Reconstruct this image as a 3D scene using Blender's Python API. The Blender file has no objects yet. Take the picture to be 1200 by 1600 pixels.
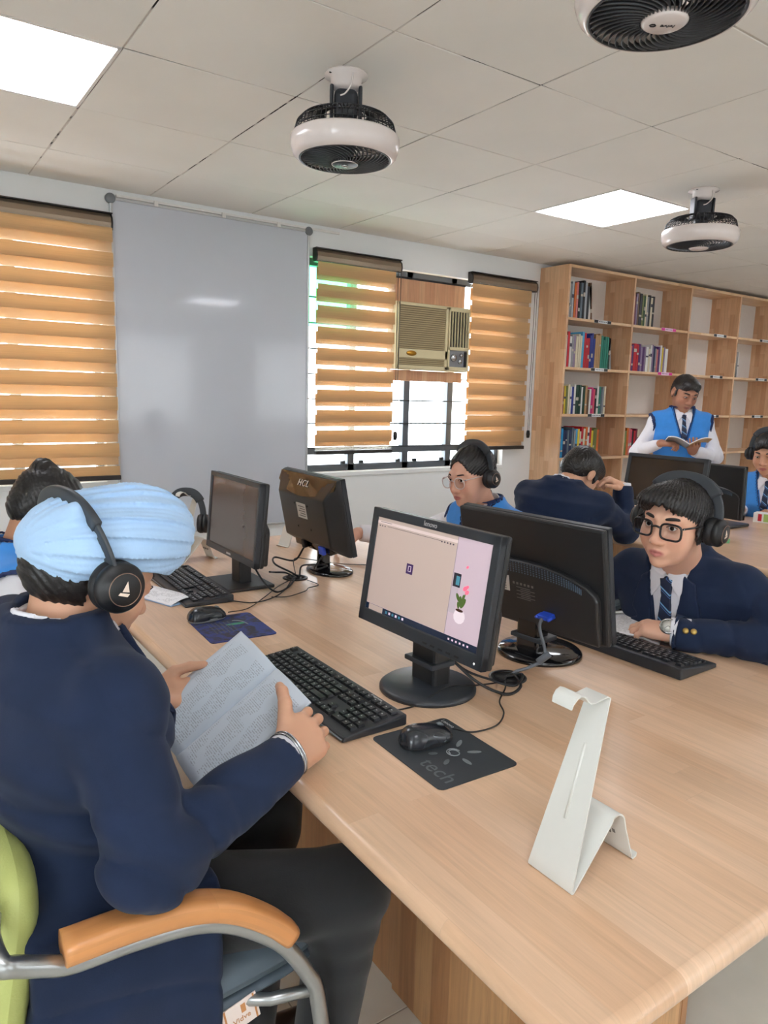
import bpy, bmesh, math, random
import numpy as np
from mathutils import Vector, Matrix, Euler
random.seed(7)
scene = bpy.context.scene
COL = scene.collection

# ------------------------------------------------------------------ camera, world, exposure
YAW, PITCH, ROLL, FPX = 0.60776, -0.16063, 0.02609, 1138.0
CAM = Vector((-0.1019, -1.8821, 1.42))
def _cam():
    cy, sy, cp, sp = math.cos(YAW), math.sin(YAW), math.cos(PITCH), math.sin(PITCH)
    f = Vector((sy*cp, cy*cp, sp)); r = Vector((cy, -sy, 0)); u = r.cross(f)
    r2 = math.cos(ROLL)*r + math.sin(ROLL)*u; u2 = -math.sin(ROLL)*r + math.cos(ROLL)*u
    m = Matrix((r2, u2, -f)).transposed().to_4x4(); m.translation = CAM
    cd = bpy.data.cameras.new('camera'); cd.sensor_fit = 'VERTICAL'; cd.sensor_height = 32.0
    cd.lens = FPX/1600*32.0; cd.clip_start = 0.05; cd.clip_end = 200
    c = bpy.data.objects.new('camera', cd); COL.objects.link(c); c.matrix_world = m
    scene.camera = c
_cam()
world = bpy.data.worlds.new('overcast_sky'); scene.world = world; world.use_nodes = True
_bg = world.node_tree.nodes['Background']; _bg.inputs[0].default_value = (0.86, 0.94, 1.0, 1); _bg.inputs[1].default_value = 11.0
scene.view_settings.view_transform = 'Standard'; scene.view_settings.look = 'None'
scene.view_settings.gamma = 1.0; scene.view_settings.use_curve_mapping = False
scene.view_settings.exposure = 0.30
scene.cycles.use_denoising = True
scene.cycles.max_bounces = 10; scene.cycles.diffuse_bounces = 6; scene.cycles.transparent_max_bounces = 16
scene.cycles.sample_clamp_indirect = 6.0
PANEL_POWER = 8.5     # emission of the LED ceiling panels

# ------------------------------------------------------------------ materials
def lin(c):
    return tuple(((v/255)/12.92 if v/255 <= .04045 else ((v/255+.055)/1.055)**2.4) for v in c)
MATS = {}
def mat(name, rgb, rough=.5, metal=0., var=0., vscale=30., bump=0., bscale=60., spec=.5, emit=0., coat=0., stretch=None, sheen=0., sss=0., trans=0., attr=None):
    if name in MATS: return MATS[name]
    m = bpy.data.materials.new(name); m.use_nodes = True; MATS[name] = m
    nt = m.node_tree; b = nt.nodes['Principled BSDF']; L = nt.links
    col = (*lin(rgb), 1)
    b.inputs['Base Color'].default_value = col; b.inputs['Roughness'].default_value = rough
    b.inputs['Metallic'].default_value = metal; b.inputs['Specular IOR Level'].default_value = spec
    b.inputs['Coat Weight'].default_value = coat
    if sheen: b.inputs['Sheen Weight'].default_value = sheen
    if sss:
        b.inputs['Subsurface Weight'].default_value = sss; b.inputs['Subsurface Radius'].default_value = (.012, .005, .003)
    if trans: b.inputs['Transmission Weight'].default_value = trans
    if emit:
        b.inputs['Emission Color'].default_value = col; b.inputs['Emission Strength'].default_value = emit
    tc = nt.nodes.new('ShaderNodeTexCoord'); src = tc.outputs['Object']
    if stretch:
        mp = nt.nodes.new('ShaderNodeMapping'); mp.inputs['Scale'].default_value = stretch; L.new(src, mp.inputs[0]); src = mp.outputs[0]
    base = None
    if attr:
        a = nt.nodes.new('ShaderNodeAttribute'); a.attribute_name = attr; base = a.outputs['Color']
        L.new(base, b.inputs['Base Color'])
    if var or not attr:
        n = nt.nodes.new('ShaderNodeTexNoise'); n.inputs['Scale'].default_value = vscale; n.inputs['Detail'].default_value = 4; L.new(src, n.inputs['Vector'])
        r = nt.nodes.new('ShaderNodeMapRange'); r.inputs[1].default_value = .25; r.inputs[2].default_value = .75
        v = max(var, .015); r.inputs[3].default_value = 1-v; r.inputs[4].default_value = 1+v; L.new(n.outputs['Fac'], r.inputs[0])
        mx = nt.nodes.new('ShaderNodeVectorMath'); mx.operation = 'SCALE'
        if base: L.new(base, mx.inputs[0])
        else: mx.inputs[0].default_value = col[:3]
        L.new(r.outputs[0], mx.inputs['Scale']); L.new(mx.outputs[0], b.inputs['Base Color'])
    if bump:
        n2 = nt.nodes.new('ShaderNodeTexNoise'); n2.inputs['Scale'].default_value = bscale; n2.inputs['Detail'].default_value = 5; L.new(src, n2.inputs['Vector'])
        bp = nt.nodes.new('ShaderNodeBump'); bp.inputs['Strength'].default_value = bump; bp.inputs['Distance'].default_value = .004
        L.new(n2.outputs['Fac'], bp.inputs['Height']); L.new(bp.outputs[0], b.inputs['Normal'])
    return m

def wood(name, c1, c2, plane='XY', grain='Y', row=.052, length=.55, rough=.38, grain_amt=.22, coat=.15):
    """finger-jointed rubberwood: staves of slightly different tone with a fine grain running along them"""
    if name in MATS: return MATS[name]
    m = bpy.data.materials.new(name); m.use_nodes = True; MATS[name] = m
    nt = m.node_tree; b = nt.nodes['Principled BSDF']; L = nt.links; N = nt.nodes.new
    tc = N('ShaderNodeTexCoord'); sp = N('ShaderNodeSeparateXYZ'); L.new(tc.outputs['Object'], sp.inputs[0])
    other = plane.replace(grain, '')
    cb = N('ShaderNodeCombineXYZ'); L.new(sp.outputs[grain], cb.inputs[0]); L.new(sp.outputs[other], cb.inputs[1])
    br = N('ShaderNodeTexBrick'); L.new(cb.outputs[0], br.inputs['Vector'])
    br.inputs['Color1'].default_value = (*lin(c1), 1); br.inputs['Color2'].default_value = (*lin(c2), 1)
    mo = tuple((a+b_)/2*.93 for a, b_ in zip(lin(c1), lin(c2))); br.inputs['Mortar'].default_value = (*mo, 1)
    br.inputs['Scale'].default_value = 1; br.inputs['Brick Width'].default_value = length; br.inputs['Row Height'].default_value = row
    br.inputs['Mortar Size'].default_value = .0006; br.offset = .37; br.offset_frequency = 3; br.squash = .8; br.squash_frequency = 2
    mp = N('ShaderNodeMapping'); mp.inputs['Scale'].default_value = (3.0, 60, 1); L.new(cb.outputs[0], mp.inputs[0])
    # shift the grain per stave
    ad = N('ShaderNodeVectorMath'); ad.operation = 'MULTIPLY_ADD'; L.new(br.outputs['Color'], ad.inputs[0]); ad.inputs[1].default_value = (40, 40, 40); L.new(mp.outputs[0], ad.inputs[2])
    n = N('ShaderNodeTexNoise'); n.inputs['Scale'].default_value = 1.6; n.inputs['Detail'].default_value = 8; n.inputs['Roughness'].default_value = .62; n.inputs['Distortion'].default_value = .6; L.new(ad.outputs[0], n.inputs['Vector'])
    r = N('ShaderNodeMapRange'); r.inputs[1].default_value = .28; r.inputs[2].default_value = .72; r.inputs[3].default_value = 1-grain_amt; r.inputs[4].default_value = 1+grain_amt*.7; L.new(n.outputs['Fac'], r.inputs[0])
    n3 = N('ShaderNodeTexNoise'); n3.inputs['Scale'].default_value = 5; n3.inputs['Detail'].default_value = 3; L.new(cb.outputs[0], n3.inputs['Vector'])
    r3 = N('ShaderNodeMapRange'); r3.inputs[3].default_value = .86; r3.inputs[4].default_value = 1.14; L.new(n3.outputs['Fac'], r3.inputs[0])
    mu = N('ShaderNodeMath'); mu.operation = 'MULTIPLY'; L.new(r.outputs[0], mu.inputs[0]); L.new(r3.outputs[0], mu.inputs[1])
    s = N('ShaderNodeVectorMath'); s.operation = 'SCALE'; L.new(br.outputs['Color'], s.inputs[0]); L.new(mu.outputs[0], s.inputs['Scale'])
    L.new(s.outputs[0], b.inputs['Base Color']); b.inputs['Roughness'].default_value = rough; b.inputs['Coat Weight'].default_value = coat; b.inputs['Coat Roughness'].default_value = .25
    bp = N('ShaderNodeBump'); bp.inputs['Strength'].default_value = .12; bp.inputs['Distance'].default_value = .001; L.new(n.outputs['Fac'], bp.inputs['Height']); L.new(bp.outputs[0], b.inputs['Normal'])
    return m

def mix_mat(name, rgb, translucent=.5, transparent=0., var=.03, vscale=300, stretch=None):
    """thin cloth or film: diffuse + translucent + see-through"""
    if name in MATS: return MATS[name]
    m = bpy.data.materials.new(name); m.use_nodes = True; MATS[name] = m
    nt = m.node_tree; L = nt.links; nt.nodes.remove(nt.nodes['Principled BSDF']); out = nt.nodes['Material Output']; N = nt.nodes.new
    d = N('ShaderNodeBsdfDiffuse'); t = N('ShaderNodeBsdfTranslucent'); mx = N('ShaderNodeMixShader'); mx.inputs[0].default_value = translucent
    tc = N('ShaderNodeTexCoord'); n = N('ShaderNodeTexNoise'); n.inputs['Scale'].default_value = vscale
    if stretch:
        mp = N('ShaderNodeMapping'); mp.inputs['Scale'].default_value = stretch; L.new(tc.outputs['Object'], mp.inputs[0]); L.new(mp.outputs[0], n.inputs['Vector'])
    else: L.new(tc.outputs['Object'], n.inputs['Vector'])
    r = N('ShaderNodeMapRange'); r.inputs[1].default_value = .3; r.inputs[2].default_value = .7; r.inputs[3].default_value = 1-var; r.inputs[4].default_value = 1+var; L.new(n.outputs['Fac'], r.inputs[0])
    s = N('ShaderNodeVectorMath'); s.operation = 'SCALE'; s.inputs[0].default_value = lin(rgb); L.new(r.outputs[0], s.inputs['Scale'])
    L.new(s.outputs[0], d.inputs[0]); L.new(s.outputs[0], t.inputs[0]); L.new(d.outputs[0], mx.inputs[1]); L.new(t.outputs[0], mx.inputs[2])
    last = mx
    if transparent:
        tr = N('ShaderNodeBsdfTransparent'); m2 = N('ShaderNodeMixShader'); m2.inputs[0].default_value = transparent
        L.new(mx.outputs[0], m2.inputs[1]); L.new(tr.outputs[0], m2.inputs[2]); last = m2
    L.new(last.outputs[0], out.inputs[0])
    return m

def glass_mat(name, tint=(255, 255, 255), refl=.08, rough=.02):
    if name in MATS: return MATS[name]
    m = bpy.data.materials.new(name); m.use_nodes = True; MATS[name] = m
    nt = m.node_tree; L = nt.links; nt.nodes.remove(nt.nodes['Principled BSDF']); out = nt.nodes['Material Output']; N = nt.nodes.new
    t = N('ShaderNodeBsdfTransparent'); t.inputs[0].default_value = (*lin(tint), 1); g = N('ShaderNodeBsdfGlossy'); g.inputs['Roughness'].default_value = rough
    lw = N('ShaderNodeLayerWeight'); lw.inputs[0].default_value = .5; pw = N('ShaderNodeMath'); pw.operation = 'POWER'; L.new(lw.outputs['Facing'], pw.inputs[0]); pw.inputs[1].default_value = 5
    fr = N('ShaderNodeMath'); fr.operation = 'MULTIPLY_ADD'; L.new(pw.outputs[0], fr.inputs[0]); fr.inputs[1].default_value = .6; fr.inputs[2].default_value = refl*.5
    mx = N('ShaderNodeMixShader'); L.new(fr.outputs[0], mx.inputs[0]); L.new(t.outputs[0], mx.inputs[1]); L.new(g.outputs[0], mx.inputs[2]); L.new(mx.outputs[0], out.inputs[0])
    return m

def emit_mat(name, rgb, strength):
    if name in MATS: return MATS[name]
    m = bpy.data.materials.new(name); m.use_nodes = True; MATS[name] = m
    nt = m.node_tree; b = nt.nodes['Principled BSDF']; b.inputs['Base Color'].default_value = (*lin(rgb), 1)
    b.inputs['Emission Color'].default_value = (*lin(rgb), 1); b.inputs['Emission Strength'].default_value = strength
    b.inputs['Roughness'].default_value = .25
    return m

# ------------------------------------------------------------------ object helpers
def tag(o, label=None, cat=None, group=None, kind=None):
    if label: o['label'] = label
    if cat: o['category'] = cat
    if group: o['group'] = group
    if kind: o['kind'] = kind
    return o
def empty(name, loc=(0, 0, 0), rz=0., label=None, cat=None, group=None, kind=None):
    o = bpy.data.objects.new(name, None); COL.objects.link(o); o.empty_display_size = .05
    o.location = loc; o.rotation_euler = (0, 0, rz)
    return tag(o, label, cat, group, kind)
def link(name, me, parent=None, world=False, loc=None, rot=None):
    o = bpy.data.objects.new(name, me); COL.objects.link(o)
    if parent is not None:
        o.parent = parent
        if world and parent.parent is None and parent.type == 'EMPTY': o.location = -Vector(parent.location)
    if loc is not None: o.location = Vector(o.location)+Vector(loc)
    if rot is not None: o.rotation_euler = rot
    return o
def np_mesh(name, V, F, material, smooth=True, uv=None, col=None):
    """V (n,3), F (m,4) or (m,3) int arrays -> mesh datablock"""
    V = np.asarray(V, np.float32); F = np.asarray(F, np.int32); k = F.shape[1]
    me = bpy.data.meshes.new(name)
    me.vertices.add(len(V)); me.vertices.foreach_set('co', V.ravel())
    me.loops.add(F.size); me.loops.foreach_set('vertex_index', F.ravel())
    me.polygons.add(len(F)); me.polygons.foreach_set('loop_start', np.arange(0, F.size, k, dtype=np.int32))
    me.polygons.foreach_set('loop_total', np.full(len(F), k, np.int32))
    if smooth: me.polygons.foreach_set('use_smooth', np.ones(len(F), bool))
    if uv is not None:
        l = me.uv_layers.new(name='UVMap'); l.data.foreach_set('uv', np.asarray(uv, np.float32)[F.ravel()].ravel())
    if col is not None:
        a = me.color_attributes.new('tone', 'FLOAT_COLOR', 'POINT'); c4 = np.ones((len(V), 4), np.float32); c4[:, :3] = col; a.data.foreach_set('color', c4.ravel())
    me.update(calc_edges=True); me.validate(clean_customdata=False)
    if material: me.materials.append(material)
    return me

class MB:
    """collects simple solids as one mesh"""
    def __init__(s): s.v = []; s.f = []; s.sm = []
    def add(s, vs, fs, smooth=False):
        n = len(s.v); s.v += [tuple(v) for v in vs]; s.f += [tuple(i+n for i in f) for f in fs]; s.sm += [smooth]*len(fs); return s
    def box(s, c, d, M=None):
        x, y, z = d[0]/2, d[1]/2, d[2]/2
        vs = [Vector((a*x, b*y, e*z)) for a in (-1, 1) for b in (-1, 1) for e in (-1, 1)]
        vs = [(M @ v if M is not None else v) + Vector(c) for v in vs]
        return s.add(vs, [(0, 1, 3, 2), (4, 6, 7, 5), (0, 4, 5, 1), (2, 3, 7, 6), (0, 2, 6, 4), (1, 5, 7, 3)])
    def box2(s, a, b):
        return s.box([(p+q)/2 for p, q in zip(a, b)], [abs(q-p) for p, q in zip(a, b)])
    def prism(s, poly, z0, z1, M=None, smooth=False):
        """poly in xy (ccw), extruded in z; M maps to place"""
        n = len(poly); vs = [Vector((x, y, z0)) for x, y in poly]+[Vector((x, y, z1)) for x, y in poly]
        if M is not None: vs = [M @ v for v in vs]
        s.add(vs, [tuple(range(n-1, -1, -1)), tuple(range(n, 2*n))]); k = len(s.v)-2*n
        for i in range(n):
            j = (i+1) % n; s.f.append((k+i, k+j, k+n+j, k+n+i)); s.sm.append(smooth)
        return s
    def lathe(s, prof, n=32, M=None, smooth=True, cap=True):
        """prof: [(r,z)...] revolved about z"""
        vs = []; fs = []
        for r, z in prof:
            for i in range(n):
                a = 2*math.pi*i/n; vs.append(Vector((r*math.cos(a), r*math.sin(a), z)))
        for k in range(len(prof)-1):
            for i in range(n):
                j = (i+1) % n; fs.append((k*n+i, k*n+j, (k+1)*n+j, (k+1)*n+i))
        if cap:
            if prof[0][0] > 1e-5: fs.append(tuple(range(n-1, -1, -1)))
            if prof[-1][0] > 1e-5: fs.append(tuple((len(prof)-1)*n+i for i in range(n)))
        if M is not None: vs = [M @ v for v in vs]
        return s.add(vs, fs, smooth)
    def tube(s, pts, r, n=8, closed=False, flat=None, smooth=True, up=(0, 0, 1), e=.35):
        """sweep a circle (or flat=(w,h) rounded strip) along pts; r may be a list"""
        P = [Vector(p) for p in pts]; m = len(P); rs = r if isinstance(r, (list, tuple)) else [r]*m
        vs = []; fs = []; prev = None
        for i, p in enumerate(P):
            t = (P[(i+1) % m]-P[i-1]) if closed else (P[min(i+1, m-1)]-P[max(i-1, 0)]); t.normalize()
            if prev is None:
                a = Vector(up) if abs(t.dot(Vector(up))) < .95 else Vector((1, 0, 0)); x = t.cross(a).normalized()
            else:
                x = (prev-t*prev.dot(t)).normalized()
            y = t.cross(x); prev = x
            for k in range(n):
                a = 2*math.pi*k/n
                if flat:
                    ca, sa = math.cos(a), math.sin(a)
                    q = x*(flat[0]/2*math.copysign(abs(ca)**e, ca))+y*(flat[1]/2*math.copysign(abs(sa)**e, sa))
                else: q = (x*math.cos(a)+y*math.sin(a))*rs[i]
                vs.append(p+q)
        for i in range(m if closed else m-1):
            for k in range(n):
                a, b = i*n+k, i*n+(k+1) % n; c, d = ((i+1) % m)*n+(k+1) % n, ((i+1) % m)*n+k; fs.append((a, b, c, d))
        if not closed: fs += [tuple(range(n-1, -1, -1)), tuple((m-1)*n+k for k in range(n))]
        return s.add(vs, fs, smooth)
    def mesh(s, name, material, bevel=0, seg=2):
        me = bpy.data.meshes.new(name); me.from_pydata(s.v, [], s.f); me.polygons.foreach_set('use_smooth', s.sm)
        bm = bmesh.new(); bm.from_mesh(me); bmesh.ops.recalc_face_normals(bm, faces=bm.faces[:])
        if bevel:
            es = [e for e in bm.edges if len(e.link_faces) == 2 and e.calc_face_angle(0) > .5]
            bmesh.ops.bevel(bm, geom=es, offset=bevel, segments=seg, profile=.5, affect='EDGES', clamp_overlap=True)
        bm.to_mesh(me); bm.free()
        if material: me.materials.append(material)
        return me
    def build(s, name, material, parent=None, world=False, bevel=0, seg=2, loc=None, rot=None):
        return link(name, s.mesh(name, material, bevel, seg), parent, world, loc, rot)
def copy_tree(o, parent=None):
    c = o.copy(); COL.objects.link(c); c.parent = parent
    for ch in o.children: copy_tree(ch, c)
    return c
def smooth_path(pts, n=8, closed=False):
    """Catmull-Rom through pts"""
    P = [Vector(p) for p in pts]; out = []; m = len(P)
    for i in range(m if closed else m-1):
        p0 = P[i-1] if (i > 0 or closed) else P[0]*2-P[1]; p1 = P[i]; p2 = P[(i+1) % m]
        p3 = P[(i+2) % m] if (i+2 < m or closed) else P[-1]*2-P[-2]
        for k in range(n):
            t = k/n; out.append(.5*((2*p1)+(p2-p0)*t+(2*p0-5*p1+4*p2-p3)*t*t+(3*p1-p0-3*p2+p3)*t**3))
    if not closed: out.append(P[-1])
    return out
# lettering meshes, made once before the scene fills up
TEXT = {}
def _texts():
    objs = {}
    for key, t in dict(lenovo='lenovo', hcl='HCL', bajaj='BAJAJ', tech='tech', tag_word='Vidve', lenovo_cap='Lenovo').items():
        cu = bpy.data.curves.new('text_'+key, 'FONT'); cu.body = t; cu.size = 1; cu.align_x = 'CENTER'; cu.align_y = 'CENTER'; cu.extrude = .02
        if key == 'hcl': cu.offset = .012; cu.space_character = 1.15
        o = bpy.data.objects.new('text_'+key, cu); COL.objects.link(o); objs[key] = o
    bpy.context.view_layer.update(); dg = bpy.context.evaluated_depsgraph_get()
    for k, o in objs.items(): TEXT[k] = bpy.data.meshes.new_from_object(o.evaluated_get(dg))
    for o in objs.values():
        cu = o.data; bpy.data.objects.remove(o); bpy.data.curves.remove(cu)
_texts()
def lettering(key, material, parent, M, name='lettering'):
    me = TEXT[key].copy(); me.transform(M); me.materials.clear(); me.materials.append(material); me.name = name
    return link(name, me, parent)
def frame_m(o, x, y, z=None, s=1.):
    """matrix with columns x,y,z (orthonormalised), translation o"""
    x = Vector(x).normalized(); y = Vector(y); y = (y-x*y.dot(x)).normalized(); z = x.cross(y)
    m = Matrix((x*s, y*s, z*s)).transposed().to_4x4(); m.translation = Vector(o); return m
ORD = 'first second third fourth fifth sixth seventh eighth ninth tenth eleventh twelfth thirteenth fourteenth fifteenth sixteenth seventeenth eighteenth nineteenth twentieth'.split()
def ordinal(i): return ORD[i] if i < 20 else ('twenty-'+ORD[i-20] if i < 29 else 'thirtieth')
# ------------------------------------------------------------------ the room
H = 2.449; YW = 2.305; XL, XR, YB = -2.4, 9.0, -4.2
M_WALL = mat('wall_paint', (238, 240, 240), .75, var=.015, vscale=3, bump=.05, bscale=90)
M_CEIL = mat('ceiling_tile_paint', (238, 235, 229), .85, var=.03, vscale=2.2, bump=.08, bscale=150)
M_SEAM = mat('ceiling_seam_filler', (170, 165, 158), .9)
def _seam():
    nt = M_SEAM.node_tree; b = nt.nodes['Principled BSDF']; L = nt.links
    for l in list(b.inputs['Base Color'].links): L.remove(l)
    tc = nt.nodes.new('ShaderNodeTexCoord'); n = nt.nodes.new('ShaderNodeTexNoise'); n.inputs['Scale'].default_value = 5.5; n.inputs['Detail'].default_value = 3; L.new(tc.outputs['Object'], n.inputs['Vector'])
    r = nt.nodes.new('ShaderNodeValToRGB'); r.color_ramp.elements[0].position = .50; r.color_ramp.elements[1].position = .56; r.color_ramp.elements[0].color = (*lin((214, 208, 200)), 1); r.color_ramp.elements[1].color = (*lin((44, 40, 38)), 1)
    L.new(n.outputs['Fac'], r.inputs[0]); L.new(r.outputs[0], b.inputs['Base Color'])
_seam()
M_FLOOR = mat('floor_tile_glaze', (218, 213, 202), .22, var=.03, vscale=9)
M_GROUT = mat('floor_grout', (165, 158, 146), .8)
def struct(o): o['kind'] = 'structure'; return o
WIN = [(-.75, .93, .90, 2.26), (2.19, 3.93, .895, 2.26)]   # x0,x1,z0,z1 of the openings in the far wall
def far_wall():
    m = MB(); T = .14
    xs = [XL] + [v for w in WIN for v in w[:2]] + [XR]
    for i in range(0, len(xs), 2): m.box2((xs[i], YW, -.001), (xs[i+1], YW+T, H+.004))
    for x0, x1, z0, z1 in WIN: m.box2((x0, YW, -.001), (x1, YW+T, z0)); m.box2((x0, YW, z1), (x1, YW+T, H+.004))
    struct(m.build('wall_far', M_WALL))
far_wall()
WIN_L = [(-3.4, -1.9, .9, 2.2)]; WIN_B = [(-1.6, .6, .9, 2.2), (1.6, 3.8, .9, 2.2), (4.8, 7.0, .9, 2.2)]   # unseen openings behind the viewer, added to let in daylight
def pierced(name, ops, a0, a1, box):
    m = MB(); e = [a0]+[v for w in ops for v in w[:2]]+[a1]
    for i in range(0, len(e), 2): box(m, e[i], e[i+1], -.001, H+.004)
    for p, q, z0, z1 in ops: box(m, p, q, -.001, z0); box(m, p, q, z1, H+.004)
    struct(m.build(name, M_WALL))
pierced('wall_left', WIN_L, YB-.1, YW+.14, lambda m, p, q, z0, z1: m.box2((XL-.14, p, z0), (XL, q, z1)))
pierced('wall_back', WIN_B, XL-.1, XR+.1, lambda m, p, q, z0, z1: m.box2((p, YB-.14, z0), (q, YB, z1)))
struct(MB().box2((XR, YB-.1, -.001), (XR+.1, YW+.14, H+.004)).build('wall_right', M_WALL))
def added_window(n, p, q, z0, z1, back):
    P = (lambda a, d, z: (a, YB-.07+d, z)) if back else (lambda a, d, z: (XL-.07+d, a, z)); m = MB(); c = (p+q)/2
    for a0, a1, c0, c1 in ((p, q, z0, z0+.05), (p, q, z1-.05, z1), (p, p+.04, z0, z1), (q-.04, q, z0, z1), (c-.025, c+.025, z0, z1)): m.box2(P(a0, -.02, c0), P(a1, .02, c1))
    t = empty('window_%d' % n, P(c, 0, z0), kind='structure'); m.build('frame', MATS['window_aluminium'], t, True)  # extra window out of view, added for its daylight
    if back: MB().box2(P(p-.05, .09, z0-.05), P(q+.05, .092, z1+.06)).build('roller_blind', mix_mat('roller_blind_white', (226, 224, 222), .6, .14), t, True)  # translucent blind added to dim the rear opening and its mirror image
    for a0, a1 in ((p+.04, c-.025), (c+.025, q-.04)): MB().box2(P(a0, -.002, z0+.05), P(a1, .002, z1-.05)).build('pane', MATS['window_glass'], t, True)
# floor: grouted bed with single glazed tiles
fl = struct(MB().box2((XL-.2, YB-.2, -.08), (XR+.2, YW+.2, -.0015)).build('floor', M_GROUT))
tile = MB().box((0, 0, -.004), (.597, .597, .008)).mesh('floor_tile', M_FLOOR, bevel=.0012, seg=1)
for i in range(19):
    for j in range(11):
        x = XL+.3+.6*i; y = YW-.3-.6*j
        if x+.3 <= XR+.01 and y-.3 >= YB-.01: link('floor_tile', tile, fl, loc=(x, y, 0))
# ceiling: board with single 600 mm tiles, slightly uneven, filler in the joints
ce = struct(MB().box2((XL-.14, YB-.14, H+.004), (XR+.1, YW+.14, H+.1)).build('ceiling', M_SEAM))
ctile = MB().box((0, 0, .002), (.5935, .5935, .004)).mesh('ceiling_tile', M_CEIL, bevel=.0015, seg=1)
PANELS = [(x, y) for y in (.6, -2.4) for x in (0, 3.0, 6.0)]
rng = random.Random(3)
for i in range(-4, 15):
    for j in range(-7, 4):
        x, y = .6*i, .6*j
        if any(abs(x-px) < .01 and abs(y-py) < .01 for px, py in PANELS): continue
        if y+.6 > YW+.001 or x+.6 > XR+.01 or y < YB-.01: continue
        o = link('ceiling_tile', ctile, ce, loc=(x+.3+rng.uniform(-.0012, .0012), y+.3+rng.uniform(-.0012, .0012), H+rng.uniform(-.0003, .0008)))
        o.rotation_euler = (rng.uniform(-.003, .003), rng.uniform(-.003, .003), rng.uniform(-.0015, .0015))
ctile2 = MB().box2((-.2968, 0, 0), (.2968, YW-1.8-.003, .004)).mesh('ceiling_tile_cut', M_CEIL, bevel=.0015, seg=1)
for i in range(-4, 15):
    if .6*i+.6 <= XR: link('ceiling_tile', ctile2, ce, loc=(.6*i+.3, 1.8015, H+rng.uniform(0, .001)))
# LED panels
M_LED = emit_mat('led_diffuser', (246, 247, 255), PANEL_POWER)
M_WHITE = mat('white_enamel', (232, 230, 226), .35)
led_pos = {(0, .6): 'square ceiling light panel left of the hanging fan, above the far-left blind', (3.0, .6): 'square ceiling light panel between the fans in front of the bookcase',
           (6.0, .6): 'square ceiling light panel beyond the bookcase end', (0, -2.4): 'square ceiling light panel behind the camera on the left', (3.0, -2.4): 'square ceiling light panel behind the near fan', (6.0, -2.4): 'square ceiling light panel in the rear corner of the room'}
led_frame = MB()
for a in (0, 1, 2, 3):
    Mz = Matrix.Rotation(a*math.pi/2, 3, 'Z'); led_frame.box(Mz @ Vector((0, -.2935, .005)), (.598, .011, .012), Mz)
led_frame = led_frame.mesh('frame', M_WHITE); led_diff = MB().box((0, 0, .006), (.576, .576, .006)).mesh('diffuser', M_LED)
for (x, y), lab in led_pos.items():
    t = empty('ceiling_light', (x+.3, y+.3, H), 0, lab, 'ceiling light', 'LED panels in the ceiling grid')
    link('frame', led_frame, t); link('diffuser', led_diff, t)

# ------------------------------------------------------------------ windows
M_FRAME = mat('window_aluminium', (92, 98, 104), .45, metal=.3)
M_DARK = mat('black_rubber', (22, 22, 24), .6)
M_PANE = glass_mat('window_glass', (250, 250, 250)); M_PANEG = glass_mat('window_glass_green', (150, 232, 190))
M_BAR = mat('grille_bar', (58, 62, 64), .5, metal=.4)
def window(n, x0, x1, z0, z1, uprights, rail):
    t = empty('window_%d' % n, ((x0+x1)/2, YW+.06, z0), kind='structure'); W = dict(parent=t, world=True)
    y = YW+.055; f = MB(); d = .045
    f.box2((x0, y, z0), (x1, y+.05, z0+.045)); f.box2((x0, y, z1-d), (x1, y+.05, z1)); f.box2((x0, y, z0), (x0+.035, y+.05, z1)); f.box2((x1-.035, y, z0), (x1, y+.05, z1))
    f.build('frame', M_FRAME, **W, bevel=.002)
    MB().box2((x0-.0, YW-.012, z0-.03), (x1, YW+.055, z0-.0005)).build('sill', M_WALL, **W, bevel=.003)
    us = [x0]+uprights+[x1]
    for u in uprights: MB().box2((u-.026, y, z0), (u+.026, y+.05, z1)).build('mullion', M_FRAME, **W, bevel=.002)
    MB().box2((x0, y+.002, rail-.02), (x1, y+.048, rail+.02)).build('transom', M_FRAME, **W, bevel=.002)
    for a, b in zip(us[:-1], us[1:]):
        for c, e in ((z0+.04, rail-.018), (rail+.018, z1-.42), (z1-.42, z1-.04)):
            MB().box2((a+.02, y+.022, c), (b-.02, y+.027, e)).build('pane', M_PANEG if (n == 2 and a < 2.3 and c > 1.8) else M_PANE, **W)
    zz = z0+.16
    while zz < z1-.1:
        MB().tube([(x0+.02, y-.012, zz), (x1-.02, y-.012, zz)], .005, 6).build('grille_bar', M_BAR, **W); zz += .161
    for u in us[1:-1]:
        for s in (-1, 1):
            MB().box((u+s*.075, y-.012, z0+.058), (.035, .02, .022)).build('latch', M_BAR, **W, bevel=.004)
window(1, *WIN[0], [-.33, .09, .5], 1.03)
window(2, *WIN[1], [2.56, 3.02, 3.42], 1.03)
for k, w in enumerate(WIN_L): added_window(3+k, *w, False)
for k, w in enumerate(WIN_B): added_window(4+k, *w, True)

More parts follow.
